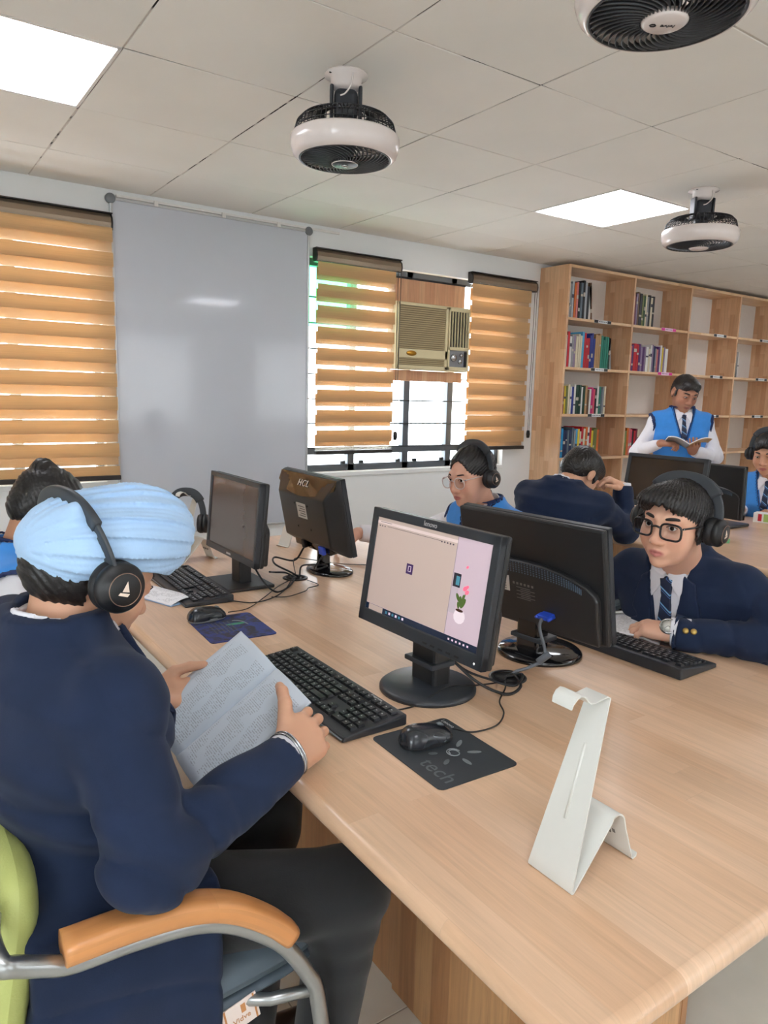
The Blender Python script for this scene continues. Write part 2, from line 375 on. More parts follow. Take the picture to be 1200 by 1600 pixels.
# ------------------------------------------------------------------ zebra blinds
M_BAND = mix_mat('blind_cloth', (212, 178, 134), .36, 0, var=.06, vscale=9, stretch=(.4, 1, 55))
M_SHEER = mix_mat('blind_sheer', (240, 232, 214), .5, .90, var=.02)
M_CASS = mat('blind_cassette_bronze', (139, 122, 104), .32, metal=.55)
M_CASSD = mat('blind_cassette_trim', (44, 40, 38), .5)
def blind(x0, x1, ztop, zbot, hx, hz, period, front, shift, lab, chain_side=1, nb=None):
    """hx: (cassette x0,x1), hz: (cassette z0,z1); cloth x0..x1 from ztop to zbot; front: share of a period that is cloth; shift of the back layer"""
    yc = YW-.055; t = empty('zebra_blind', ((hx[0]+hx[1])/2, YW-.05, zbot), 0, lab, 'window blind', 'zebra blinds on the far wall'); W = dict(parent=t, world=True)
    prof = [(-.05, 0), (.0, 0), (.0, .082), (-.03, .082), (-.05, .06), (-.055, .03)]
    Mx = Matrix(((0, 0, 1, 0), (1, 0, 0, YW-.002), (0, 1, 0, hz[0]), (0, 0, 0, 1)))
    MB().prism([(a, b*(hz[1]-hz[0])/.082) for a, b in prof], hx[0]+.008, hx[1]-.008, Mx).build('cassette', M_CASS, **W, bevel=.003)
    for a, b in ((hx[0], hx[0]+.008), (hx[1]-.008, hx[1])):
        MB().prism([(p*1.06, q*(hz[1]-hz[0])/.082*1.02) for p, q in prof], a, b, Mx).build('end_cap', M_CASSD, **W, bevel=.002)
    MB().box2((hx[0], YW-.052, hz[1]), (hx[1], YW-.004, hz[1]+.006)).box2((hx[0], YW-.05, hz[0]-.007), (hx[1], YW-.012, hz[0]-.001)).build('cassette_trim', M_CASSD, **W)
    for layer, yy in ((0, yc), (1, yc+.022)):
        z = ztop - (shift*period if layer else 0) + period
        while z > zbot:
            a, b = min(z, ztop+.03), max(z-front*period, zbot+.012)
            if a-b > .004: MB().box2((x0, yy, b), (x1, yy+.0012, a)).build('band', M_BAND, **W)
            a, b = min(z-front*period, ztop+.03), max(z-period, zbot+.012)
            if a-b > .004: MB().box2((x0, yy+.0003, b), (x1, yy+.0008, a)).build('sheer_band', M_SHEER, **W)
            z -= period
    MB().box2((x0-.004, yc-.008, zbot-.012), (x1+.004, yc+.03, zbot+.014)).build('bottom_rail', M_CASSD, **W, bevel=.004)
    cx = hx[1]-.03 if chain_side > 0 else hx[0]+.03
    c = MB()
    for dx in (-.012, .012): c.tube([(cx+dx, yc-.012, hz[0]), (cx+dx*.6, yc-.01, zbot+.13)], .0022, 5)
    c.build('pull_chain', M_CASSD, **W)
    MB().lathe([(0, -.03), (.012, -.028), (.016, 0), (.012, .028), (0, .03)], 12, Matrix.Translation((cx, yc-.01, zbot+.105))).build('chain_weight', M_DARK, **W)
blind(-.72, .985, 2.245, .925, (-.75, .99), (2.242, 2.316), .1255, .58, .38, 'wide tan zebra blind left of the whiteboard, nearest the light panel', chain_side=-1)
blind(2.225, 2.822, 2.225, 1.03, (2.213, 2.872), (2.232, 2.305), .131, .60, .22, 'tan zebra blind with white gaps between whiteboard and air conditioner')
blind(3.50, 4.10, 2.225, 1.03, (3.497, 4.166), (2.232, 2.302), .118, .74, .26, 'tan zebra blind without gaps, between air conditioner and bookcase')

# ------------------------------------------------------------------ window air conditioner in its plywood filler
PLY1 = wood('ply_vertical', (205, 158, 118), (186, 132, 95), 'XZ', 'Z', .045, .5, .5)
t = empty('plywood_filler', (3.15, YW+.02, 1.5), 0, 'reddish plywood panel filling the window around the air conditioner', 'panel'); W = dict(parent=t, world=True)
MB().box2((2.80, YW-.004, 2.05), (3.475, YW+.02, 2.20)).build('top_board', PLY1, **W, bevel=.002)
MB().box2((2.80, YW-.004, 1.515), (3.475, YW+.02, 1.588)).build('bottom_board', PLY1, **W, bevel=.002)
MB().box2((2.80, YW-.004, 1.588), (2.832, YW+.02, 2.05)).build('side_board', PLY1, **W, bevel=.002)
MB().box2((2.80, YW-.007, 2.20), (3.475, YW+.02, 2.213)).build('edge_trim', M_DARK, **W)
M_AC = mat('aged_cream_plastic', (206, 192, 152), .45, var=.03, vscale=8); M_ACD = mat('louver_cream', (176, 158, 118), .5)
M_ACK = mat('vent_black', (26, 25, 24), .6); M_GOLD = mat('gold_badge', (178, 130, 40), .35, metal=.7); M_CHROME = mat('polished_steel', (190, 192, 194), .2, metal=1.)
t = empty('air_conditioner', (3.16, YW-.03, 1.59), 0, 'old cream window air conditioner with louvred grille above the window panes', 'air conditioner'); W = dict(parent=t, world=True)
yf = YW-.06
MB().box2((2.838, yf+.012, 1.592), (3.492, YW+.2, 2.045)).build('casing', M_AC, **W, bevel=.008)
MB().box2((2.846, yf, 1.60), (3.285, yf+.014, 1.622)).box2((2.846, yf, 2.02), (3.285, yf+.014, 2.038)).box2((2.846, yf, 1.60), (2.862, yf+.014, 2.038)).box2((3.262, yf, 1.60), (3.285, yf+.014, 2.038)).box2((2.846, yf, 1.672), (3.285, yf+.014, 1.732)).build('front_frame', M_AC, **W, bevel=.003)
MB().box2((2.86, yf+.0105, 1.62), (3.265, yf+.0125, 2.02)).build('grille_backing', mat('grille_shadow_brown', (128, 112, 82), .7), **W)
for k in range(20):
    MB().box((3.062, yf+.006, 1.74+k*.0142), (.402, .008, .007)).build('louver', M_ACD, **W)
for k in range(4): MB().box((3.062, yf+.006, 1.63+k*.0125), (.402, .008, .006)).build('louver', M_ACD, **W)
MB().box2((3.292, yf, 1.60), (3.308, yf+.014, 2.038)).box2((3.292, yf, 2.012), (3.485, yf+.014, 2.038)).box2((3.472, yf, 1.60), (3.487, yf+.014, 2.038)).box2((3.292, yf, 1.60), (3.485, yf+.014, 1.625)).box2((3.292, yf, 1.742), (3.485, yf+.014, 1.765)).build('outlet_frame', M_AC, **W, bevel=.003)
MB().box2((3.305, yf+.010, 1.762), (3.475, yf+.0125, 2.015)).build('outlet_recess', M_ACK, **W)
for k in range(6): MB().box((3.325+k*.026, yf+.004, 1.888), (.006, .012, .245)).build('outlet_vane', M_AC, **W)
MB().box2((3.305, yf+.010, 1.622), (3.475, yf+.0125, 1.745)).build('control_panel', mat('control_silver', (140, 140, 142), .3, metal=.8), **W)
for a, b, r in ((3.35, 1.69, .028), (3.41, 1.665, .018), (3.42, 1.71, .014)):
    MB().lathe([(r, 0), (r*.8, .012), (0, .014)], 16, Matrix.Translation((a, yf+.010, b)) @ Matrix.Rotation(math.pi/2, 4, 'X')).build('dial', M_CHROME, **W)
MB().box2((3.45, yf+.004, 1.63), (3.472, yf+.0105, 1.735)).build('switch_strip', M_ACK, **W)
MB().lathe([(.044, 0), (.04, .004), (0, .005)], 24, Matrix.Translation((2.965, yf, 1.703)) @ Matrix.Rotation(math.pi/2, 4, 'X') @ Matrix.Diagonal((1, .42, 1, 1))).build('badge', M_GOLD, **W)

# ------------------------------------------------------------------ whiteboard
t = empty('whiteboard', (1.583, YW, .58), 0, 'tall glossy whiteboard with aluminium frame between the blinds', 'whiteboard'); W = dict(parent=t, world=True)
M_ALU = mat('brushed_aluminium', (196, 198, 200), .35, metal=.8)
def board_mat():
    m = mat('whiteboard_lacquer', (196, 200, 209), .075, var=.02, vscale=2.5, coat=.2); return m
MB().box2((.995, YW-.016, .585), (2.172, YW-.006, 2.40)).build('surface', board_mat(), **W)
f = MB()
for a, b in (((.985, .575), (2.182, .59)), ((.985, 2.394), (2.182, 2.41)), ((.985, .575), (1.0, 2.41)), ((2.167, .575), (2.182, 2.41))): f.box2((a[0], YW-.022, a[1]), (b[0], YW-.002, b[1]))
f.build('frame', M_ALU, **W, bevel=.003)
for x, z in ((.99, 2.402), (2.177, 2.402)): MB().lathe([(.026, 0), (.026, .02), (.02, .025), (0, .026)], 20, Matrix.Translation((x, YW-.002, z)) @ Matrix.Rotation(math.pi/2, 4, 'X')).build('corner_cap', mat('grey_plastic', (120, 124, 128), .5), **W)
MB().box2((1.02, YW-.02, 2.412), (2.4, YW-.004, 2.426)).build('cable_trunking', M_WHITE, **W, bevel=.003)
for x in (1.23, 1.62, 1.97): MB().box2((x-.012, YW-.026, 2.396), (x+.012, YW-.004, 2.425)).build('clip', M_WHITE, **W, bevel=.003)

# ------------------------------------------------------------------ bookcase
BX0, BY0, BY1 = 4.235, 2.008, 2.30; COLW = .782; NC = 4
SZ = [2.395, 2.032, 1.662, 1.302, .958, .60, .24]
WV = wood('bookcase_vertical', (222, 184, 146), (198, 152, 114), 'YZ', 'Z', .05, .32, .42, grain_amt=.14); WS = wood('bookcase_shelf', (228, 192, 154), (212, 170, 128), 'XY', 'X', .05, .5, .42, grain_amt=.14)
WE = wood('bookcase_edge', (226, 184, 134), (216, 170, 120), 'XZ', 'Z', .1, .7, .42, grain_amt=.1)
t = empty('bookcase', (BX0+NC*COLW/2, 2.15, 0), 0, 'tall open rubberwood bookcase with square compartments against the far wall', 'bookcase'); W = dict(parent=t, world=True)
MB().box2((BX0, BY0, 0), (BX0+.022, BY1, 2.417)).build('side_panel', WV, **W, bevel=.0015)
for c in range(1, NC+1): MB().box2((BX0+c*COLW-.0, BY0, 0), (BX0+c*COLW+.02, BY1, 2.395)).build('divider', WV, **W, bevel=.0015)
MB().box2((BX0+.022, BY0, 2.395), (BX0+NC*COLW+.02, BY1, 2.417)).build('top_board', WS, **W, bevel=.0015)
M_LBL = mat('label_paper', (226, 226, 226), .5); M_LBLK = mat('label_black', (30, 30, 32), .5); M_LPINK = mat('label_pink', (214, 40, 140), .5); M_LPK2 = mat('label_pale_pink', (240, 196, 224), .5)
for c in range(NC):
    for k, z in enumerate(SZ[1:]):
        MB().box2((BX0+c*COLW+.021, BY0+.002, z-.02), (BX0+(c+1)*COLW-.001, BY1, z)).build('shelf', WS, **W, bevel=.0015)
        if k > 4: continue
        x = BX0+c*COLW+(.50 if c else .42); pink = c == 1
        l = MB().box2((x-.10, BY0-.001, z-.021), (x+.10, BY0+.0015, z+.004)).build('label_strip', M_LPK2 if pink else M_LBL, **W)
        for s in (-1, 1): MB().box2((x+s*.078-.022, BY0-.002, z-.019), (x+s*.078+.022, BY0-.0005, z+.002)).build('label_end', M_LPINK if pink else M_LBLK, l)
        for q in range(5): MB().box2((x-.045+q*.02, BY0-.002, z-.012), (x-.032+q*.02, BY0-.0005, z-.005)).build('label_print', mat('label_ink', (110, 110, 118), .6), l)
MB().box2((BX0+.022, BY1-.004, .02), (BX0+NC*COLW, BY1, 2.395)).build('back_panel', mat('back_panel_white', (222, 216, 210), .7), **W)

# books: (columns left to right, shelf rows top to bottom); colour, thickness, height, kind words
BC = dict(grey=(150, 150, 152), maroon=(120, 32, 60), white=(228, 226, 222), silver=(170, 176, 182), orange=(214, 108, 40), black=(24, 24, 28), steel=(96, 112, 124), cream=(226, 214, 186), brown=(110, 78, 52),
          pink=(222, 84, 110), green=(52, 92, 50), olive=(120, 128, 70), red=(196, 30, 44), purple=(92, 52, 110), blue=(40, 58, 142), skyblue=(90, 178, 220), teal=(38, 130, 110), yellow=(228, 200, 60), navy=(30, 42, 84), cyan=(30, 150, 210), tan=(186, 146, 100), rose=(206, 120, 120), lilac=(150, 130, 160), magenta=(204, 44, 116), dkgreen=(26, 62, 46))
NAMEC = dict(dkgreen='dark green', skyblue='sky blue', steel='steel blue', rose='dusty rose', tan='tan brown')
ROWS = {
 (0, 0): 'grey maroon white grey silver orange rose black steel black silver black white brown:L', (0, 1): 'brown white:W red white grey lilac cream cream cream skyblue red red red blue blue blue tan tan tan teal teal teal teal dkgreen grey:L',
 (0, 2): 'steel orange maroon yellow olive cream white blue white dkgreen:W dkgreen white dkgreen tan brown white magenta pink black white teal steel grey cream', (0, 3): 'green cyan:W cyan navy navy steel navy steel grey skyblue yellow cream red cream orange white red yellow olive olive orange',
 (1, 0): 'black rose:W maroon lilac brown black:W olive green cream grey black cream black', (1, 1): 'black:W pink:W purple red:W red purple lilac purple lilac white:W cream white lilac navy grey rose purple white yellow lilac white:W',
 (1, 2): 'pink brown black:L', (1, 3): 'steel dkgreen steel olive orange rose pink black red maroon cream', (2, 2): 'tan', (3, 0): 'red navy grey:L', (3, 1): 'red:W red cream black:L white'}
HTS = {(0, 0): .285, (0, 1): .27, (0, 2): .225, (0, 3): .235, (1, 0): .265, (1, 1): .225, (1, 2): .2, (1, 3): .225, (2, 2): .2, (3, 0): .29, (3, 1): .24}
M_PAGE = mat('page_block', (232, 226, 208), .8, var=.05, vscale=400)
SHN = ['top', 'second', 'third', 'fourth']
for (c, r), row in ROWS.items():
    x = BX0+c*COLW+.026; z = SZ[r+1]; rg = random.Random(c*7+r*3+1)
    for i, w in enumerate(row.split()):
        nm, _, fl_ = w.partition(':'); th = rg.uniform(.018, .026)*(1.8 if fl_ == 'W' else 1); hh = HTS[(c, r)]*rg.uniform(.86, 1.04); dp = rg.uniform(.17, .2)
        tone = tuple(max(8, min(250, v+rg.uniform(-10, 10))) for v in BC[nm]); mm = mat('book_cover_%s' % nm, BC[nm], .4, var=.06, vscale=40)
        lab = '%s%s book, %s from left on the %s shelf of the %s bookcase column' % ('thick ' if fl_ == 'W' else '', NAMEC.get(nm, nm), ordinal(i), SHN[r], ORD[c])
        b = empty('shelf_book', (x+th/2, BY0+.055, z), 0, lab, 'book', 'books on the bookcase shelves')
        tilt = (-.11 if fl_ == 'L' else rg.uniform(-.006, .006)); b.rotation_euler = (0, tilt, 0)
        MB().box2((-th/2, 0, 0), (th/2, .004, hh)).box2((-th/2, 0, 0), (-th/2+.002, dp, hh)).box2((th/2-.002, 0, 0), (th/2, dp, hh)).build('cover', mm, b)
        MB().box2((-th/2+.002, .004, .004), (th/2-.002, dp-.004, hh-.004)).build('pages', M_PAGE, b)
        k2 = rg.random()
        if k2 < .55:
            cc = mat('spine_band_light', (196, 186, 172), .5) if sum(BC[nm]) < 480 else mat('spine_band_dark', (70, 66, 84), .5)
            z1 = hh*rg.uniform(.2, .7); MB().box2((-th/2+.001, -.0008, z1), (th/2-.001, .001, z1+hh*rg.uniform(.04, .12))).build('spine_print', cc, b)
        x += th+.0015+(.012 if fl_ == 'L' else 0)
# ------------------------------------------------------------------ ceiling fans
M_FW = mat('fan_white_gloss', (226, 216, 212), .22, coat=.3); M_FB = mat('fan_charcoal', (46, 50, 56), .42); M_FM = mat('fan_grille_charcoal', (38, 41, 46), .4)
def fan(loc, lab, hub_white, rz):
    t = empty('ceiling_fan', loc, rz, lab, 'fan', 'caged round ceiling fans')     # origin at the ceiling, z down negative
    MB().lathe([(.07, 0), (.072, -.006), (.052, -.012), (.05, -.035), (.04, -.046), (0, -.048)], 32).build('mounting_flange', M_FW, t)
    for a in (.6, 3.7): MB().lathe([(.005, -.007), (.004, -.010), (0, -.010)], 8, Matrix.Translation((.062*math.cos(a), .062*math.sin(a), 0))).build('screw', M_DARK, t)
    b = MB(); b.box((0, 0, -.095), (.078, .06, .095)); b.build('motor_housing', M_FB, t, bevel=.02, seg=4)
    for sx in (-1, 1): MB().box((sx*.047, 0, -.09), (.012, .05, .105)).build('bracket', M_FB, t, bevel=.005)
    MB().lathe([(.006, 0), (.006, .012), (0, .012)], 10, Matrix.Translation((.053, 0, -.12)) @ Matrix.Rotation(math.pi/2, 4, 'Y')).build('pivot_screw', M_CHROME, t)
    MB().tube(smooth_path([(.02, -.045, -.005), (.018, -.055, -.03), (.012, -.06, -.055), (-.005, -.05, -.075), (-.02, -.045, -.08)], 5), .0028, 6).build('wire', M_FW, t)
    # upper cage: hoops and ribs
    c = MB(); hoops = ((.168, -.200), (.167, -.178), (.160, -.155), (.143, -.138), (.11, -.129), (.07, -.126))
    for r, z in hoops: c.tube([(r*math.cos(a*math.pi/24), r*math.sin(a*math.pi/24), z) for a in range(48)], .0016, 5, closed=True)
    for k in range(60):
        a = k*math.pi/30; ca, sa = math.cos(a), math.sin(a); c.tube([(r*ca, r*sa, z) for r, z in hoops[::-1]], .0017, 4)
    c.build('upper_cage', M_FM, t)
    MB().lathe([(.168, -.190), (.176, -.192), (.181, -.199), (.180, -.228), (.172, -.250), (.157, -.263), (.151, -.263), (.150, -.255), (.164, -.245), (.170, -.225), (.168, -.192)], 64, cap=False).build('ring', M_FW, t)
    MB().tube([(.150*math.cos(a*math.pi/32), .150*math.sin(a*math.pi/32), -.261) for a in range(64)], .004, 8, closed=True).build('face_rim', M_FM, t)
    # swirl vanes of the face grille, shared mesh
    v = MB(); P = []
    for k in range(11):
        s = k/10; r = .0485+(.149-.0485)*s; a = -.75*s**1.25; P.append((r*math.cos(a), r*math.sin(a), -.271+.012*s*s))
    v.tube(P, .0, 6, flat=(.0022, .010)); vm = v.mesh('vane', M_FM)
    for k in range(40): link('vane', vm, t, rot=(0, 0, k*math.pi/20))
    MB().lathe([(.045, -.265), (.046, -.275), (.04, -.279), (0, -.281)], 32).build('hub_cap', M_FW if hub_white else M_FM, t)
    if not hub_white:
        MB().tube([(.043*math.cos(a*math.pi/16), .043*math.sin(a*math.pi/16), -.2775) for a in range(32)], .0016, 6, closed=True).build('hub_ring', M_FW, t)
        MB().lathe([(.012, -.279), (.010, -.285), (0, -.286)], 16).build('hub_nut', M_CHROME, t)
    # blades at rest inside
    bl = MB(); bl.prism([(.02, -.02), (.135, -.045), (.145, .03), (.03, .02)], -.0015, .0015, Matrix.Translation((0, 0, -.222)) @ Matrix.Rotation(.45, 4, 'X')); bm_ = bl.mesh('blade', mat('fan_blade_smoke', (92, 80, 74), .35))
    for k in range(5): link('blade', bm_, t, rot=(0, 0, k*2*math.pi/5+.3))
    MB().lathe([(.032, -.135), (.034, -.22), (.03, -.245), (0, -.246)], 24).build('motor', M_FB, t)
    return t
fan((1.242, .332, H), 'round caged ceiling fan with ringed dark hub in front of the whiteboard', False, -.5)
fan((3.32, .357, H), 'round caged ceiling fan beside the light panel near the bookcase', True, -.5)
f3 = fan((1.262, -.868, H), 'round caged ceiling fan at the top edge of the picture, swirl grille seen from below', True, -.6)
def fan_logo(t, ang):
    M = Matrix.Rotation(ang, 4, 'Z') @ Matrix.Translation((.006, 0, -.2812)) @ Matrix.Rotation(math.pi, 4, 'X')
    lettering('bajaj', M_LBLK, t, M @ Matrix.Diagonal((.0125, .011, .02, 1)))
    o = MB().tube([(-.030+.0062*math.cos(a*math.pi/3), .0045*math.sin(a*math.pi/3), 0) for a in range(6)], .0013, 5, closed=True).build('logo_mark', M_LBLK, t); o.data.transform(M)
fan_logo(f3, .0)

# ------------------------------------------------------------------ tables
WT = wood('tabletop_rubberwood', (220, 186, 156), (206, 167, 134), 'XY', 'Y', .058, .62, .3, grain_amt=.13, coat=.3)
WTE = wood('table_panel', (196, 150, 104), (164, 112, 72), 'YZ', 'Z', .06, .5, .42, grain_amt=.2); WTX = wood('table_end_panel', (206, 160, 112), (180, 128, 84), 'XZ', 'Z', .06, .5, .42, grain_amt=.2)
def table(x0, y0, y1, lab):
    x1 = x0+1.32; t = empty('library_table', ((x0+x1)/2, (y0+y1)/2, 0), 0, lab, 'table', 'long rubberwood library tables'); W = dict(parent=t, world=True)
    # rounded-corner slab with a bullnose edge
    def outline(inset, rc=.045, n=6):
        pts = []
        for cx, cy, a0 in ((x1-rc, y1-rc, 0), (x0+rc, y1-rc, 90), (x0+rc, y0+rc, 180), (x1-rc, y0+rc, 270)):
            for k in range(n+1):
                a = math.radians(a0+90*k/n); pts.append((cx+(rc-inset)*math.cos(a), cy+(rc-inset)*math.sin(a)))
        return pts
    m = MB(); rings = []
    for k in range(9):
        a = math.pi*k/8; rings.append((.018*(1-math.sin(a)), .75-.018+.018*math.cos(a)))
    vs = []; n = 28
    for ins, z in rings: vs += [(x, y, z) for x, y in outline(ins)]
    fs = [tuple(range(n)), tuple(8*n+i for i in range(n-1, -1, -1))]
    m.add(vs, fs); k0 = len(m.v)-len(vs)
    for k in range(8):
        for i in range(n): m.f.append((k0+k*n+i, k0+k*n+(i+1) % n, k0+(k+1)*n+(i+1) % n, k0+(k+1)*n+i)); m.sm.append(True)
    m.build('tabletop', WT, **W)
    cx = (x0+x1)/2; ped = ((y0+.36, y0+.84), (y1-.84, y1-.36))
    for a, b in ped:
        for xx in (x0+.376, x0+.82): MB().box2((xx, a, .001), (xx+.022, b, .714)).build('pedestal_side', WTE, **W, bevel=.0015)
        MB().box2((x0+.399, a, .001), (x0+.818, a+.02, .714)).build('pedestal_front', WTX, **W, bevel=.0015)
        MB().box2((x0+.399, b-.02, .001), (x0+.818, b, .714)).build('pedestal_back', WTX, **W, bevel=.0015)
    MB().box2((x0+.384, ped[0][1]+.001, .001), (x0+.402, ped[1][0]-.001, .714)).build('modesty_panel', WTE, **W, bevel=.0015)
    for gy in (y0+.79, y1-.767):
        g = MB().lathe([(.046, .7505), (.046, .7525), (.040, .754), (.034, .7535), (.033, .7515)], 32, Matrix.Translation((cx+.0, gy, 0)), cap=False).build('cable_grommet', mat('black_plastic', (20, 20, 22), .35), **W)
        MB().lathe([(.0335, .7508), (.01, .7512), (0, .7512)], 24, Matrix.Translation((cx, gy, 0))).build('grommet_well', M_DARK, g)
    return t
T1Y = (-1.472, 1.182)
table(.45, *T1Y, 'long rubberwood table nearest the viewer, with four monitors')
table(2.86, *T1Y, 'second rubberwood table, behind, in front of the bookcase')
TZ = .7502

# ------------------------------------------------------------------ monitors
M_BK = mat('monitor_black', (34, 35, 37), .38, bump=.05, bscale=900); M_BKG = mat('monitor_gloss_black', (14, 15, 18), .1, coat=.4); M_BZ = mat('bezel_charcoal', (44, 48, 54), .42)
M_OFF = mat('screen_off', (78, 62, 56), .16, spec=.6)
M_LOGO = mat('logo_silver', (196, 196, 198), .35, metal=.4); M_STK = mat('sticker_white', (214, 210, 202), .6); M_VGA = mat('vga_blue', (36, 74, 190), .45); M_INK = mat('print_grey', (120, 118, 114), .7)
def monitor(base, yaw, tilt, zc, W, Hh, off, lab, stand='disc', back='flat', gloss=False, screen=None, t=.055, bez=.018, logo=None, base_r=.112, shiftl=0.):
    """base: xy of the stand foot; the screen faces +x locally (yaw turns it); zc: height of the panel centre; off: panel centre ahead of the foot"""
    root = empty('computer_monitor', (base[0], base[1], TZ), yaw, lab, 'monitor', 'computer monitors on the tables')
    # panel frame: local X right (viewer's), Y up, Z toward the viewer
    P = Matrix.Translation((off, shiftl, zc-TZ)) @ Matrix.Rotation(-tilt, 4, 'Y') @ Matrix(((0, 0, 1, 0), (1, 0, 0, 0), (0, 1, 0, 0), (0, 0, 0, 1)))
    def put(mb, name, m, parent=root, bevel=0, seg=2):
        me = mb.mesh(name, m, bevel, seg); me.transform(P); return link(name, me, parent)
    w, h = W/2, Hh/2; mb = MB()
    for a, b in (((-w, -h), (w, -h+bez*1.45)), ((-w, h-bez), (w, h)), ((-w, -h), (-w+bez, h)), ((w-bez, -h), (w, h))): mb.box2((*a, -.018), (*b, 0))
    put(mb, 'bezel', M_BZ, bevel=.0025)
    sc = put(MB().box2((-w+bez-.002, -h+bez*1.45-.002, -.012), (w-bez+.002, h-bez+.002, -.004)), 'screen', screen or M_OFF)
    mb = MB(); body = M_BK
    if back == 'flat':
        mb.prism([(-w, -h), (w, -h), (w, h), (-w, h)], -.035, -.018)
        put(mb, 'rear_shell', body, bevel=.006)
        mb = MB(); q = [(-w*.92, -h*.96), (w*.92, -h*.96), (w*.92, h*.1), (w*.5, h*.02), (0, -h*.02), (-w*.5, h*.02), (-w*.92, h*.1)]
        q = [(-w*.94, -h*.97), (w*.94, -h*.97)] + [(w*.94*math.cos(a*math.pi/12), -h*.18+h*.42*math.sin(a*math.pi/12)) for a in range(13)]
        mb.prism(q, -t, -.034, smooth=False); put(mb, 'rear_bulge', body, bevel=.007, seg=3)
        vm = MB()
        for rr in range(5):
            for k in range(46):
                a = math.pi*(.16+.68*k/45); x = w*.86*math.cos(a); y = -h*.20+(h*.40-rr*.0062)*math.sin(a); vm.box((x, y, -t-.0006), (.0028, .0028, .0016))
        o = put(vm, 'vent_holes', mat('vent_steel_blue', (84, 104, 122), .4)); o['kind'] = 'stuff'
    else:   # HCL: pyramid back with a scooped upper lip
        pts = lambda s, sy0, sy1, z: [(-w*s, -h*sy0, z), (w*s, -h*sy0, z), (w*s, h*sy1, z), (-w*s, h*sy1, z)]
        a = pts(1, 1, 1, -.016); b = pts(.99, .99, .99, -.03); c = pts(.80, .70, .52, -t); mb.add(a+b+c, [(0, 1, 5, 4), (1, 2, 6, 5), (2, 3, 7, 6), (3, 0, 4, 7), (4, 5, 9, 8), (5, 6, 10, 9), (6, 7, 11, 10), (7, 4, 8, 11), (8, 9, 10, 11), (3, 2, 1, 0)])
        put(mb, 'rear_shell', body, bevel=.006, seg=3)
        # glossy scooped lip across the top
        vs = []; N = 17
        for k in range(N):
            u = -1+2*k/(N-1); yy = h*(.52+.24*u*u); vs += [(u*w*.97, h*.985, -.031), (u*w*.97, yy, -t*1.02+.03*u*u)]
        put(MB().add(vs, [(2*k, 2*k+1, 2*k+3, 2*k+2) for k in range(N-1)], True).add([(x, y, z+.004) for x, y, z in vs], [(2*k, 2*k+2, 2*k+3, 2*k+1) for k in range(N-1)], True), 'top_lip', M_BKG)
        put(MB().box2((-w*.62, -h*.98, -t*.8), (w*.62, -h*.70, -.03)), 'connector_bay', M_BKG, bevel=.004)
        for sx in (-1, 1):
            for sy in (-.35, .28): put(MB().lathe([(.004, 0), (.003, .002), (0, .002)], 10, Matrix.Translation((sx*.05, h*sy, -t-.001)) @ Matrix.Rotation(math.pi, 4, 'X')), 'mount_screw', M_DARK)
    hb = zc-TZ-h*math.cos(tilt)   # bottom edge height above the table
    if stand == 'disc':
        MB().lathe([(base_r, 0), (base_r, .007), (base_r*.93, .013), (base_r*.5, .019), (.03, .021), (0, .021)], 48).build('stand_base', M_BKG if gloss else M_BZ, root)
        MB().box((off*.45-.02, 0, (hb+.085)/2), (.05, .085 if not gloss else .07, hb+.085)).build('stand_neck', M_BKG if gloss else M_BK, root, bevel=.008)
        MB().box((off*.45-.015, 0, hb*.52+.006), (.07, .1, .012)).build('neck_collar', M_BZ, root, bevel=.003)
    elif stand == 'square':
        MB().box((0, 0, .006), (.17, .21, .012)).build('stand_base', M_BK, root, bevel=.004)
        MB().box((off*.45-.02, 0, (hb+.08)/2), (.045, .075, hb+.08)).build('stand_neck', M_BK, root, bevel=.006)
    elif stand == 'low':
        MB().box((.02, 0, .008), (.20, .36, .016)).build('stand_base', M_BK, root, bevel=.006)
        MB().box((-.02, 0, .06), (.03, .09, .11)).build('stand_neck', M_BK, root, bevel=.004)
    else:   # oval foot and round post
        MB().lathe([(base_r, 0), (base_r, .006), (base_r*.94, .011), (base_r*.6, .014), (.025, .017), (0, .017)], 48, Matrix.Diagonal((.78, 1.05, 1, 1))).build('stand_base', M_BKG, root)
        MB().lathe([(.027, .01), (.025, .04), (.024, hb+.05), (.026, hb+.075), (0, hb+.075)], 24, Matrix.Translation((off*.3-.015, 0, 0))).build('stand_neck', M_BKG, root)
        MB().box((off*.3-.03, 0, hb+.05), (.06, .06, .05)).build('neck_hinge', M_BKG, root, bevel=.008)
    if logo == 'lenovo': 
        o = lettering('lenovo', M_LOGO, root, P @ Matrix.Translation((-w*.0, h-bez*.52, .0003)) @ Matrix.Diagonal((.0165, .0165, .02, 1)), 'brand_lettering')
    if logo == 'HCL':
        sl = (t*1.02-.031)/(h*.465); yy = h*.80; zz = -.031-(h*.985-yy)*sl-.0030
        lettering('hcl', M_LOGO, root, P @ frame_m((.0, yy, zz), (-1, 0, 0), (0, 1, sl)) @ Matrix.Diagonal((.040, .034, .03, 1)), 'brand_lettering')
    return root, P, put, w, h
def quadp(put, name, m, x0, y0, x1, y1, z, parent):
    return put(MB().box2((x0, y0, z-.0002), (x1, y1, z)), name, m, parent)
E_SCR = emit_mat('screen_lilac', (190, 170, 180), .36); E_WIN = emit_mat('screen_window', (184, 164, 154), .34)
m1, P1, put1, w1, h1 = monitor((.905, -.63), math.radians(182), .15, 1.008, .436, .28, .028, 'black widescreen monitor showing a browser window, beside the boy in the pale blue turban', 'disc', 'flat', screen=E_SCR, logo='lenovo', bez=.022)
scr = [c for c in m1.children if c.name.startswith('screen')][0]
x0, x1, y0, y1 = -w1+.022, w1-.022, -h1+.032, h1-.022; sw, sh = x1-x0, y1-y0
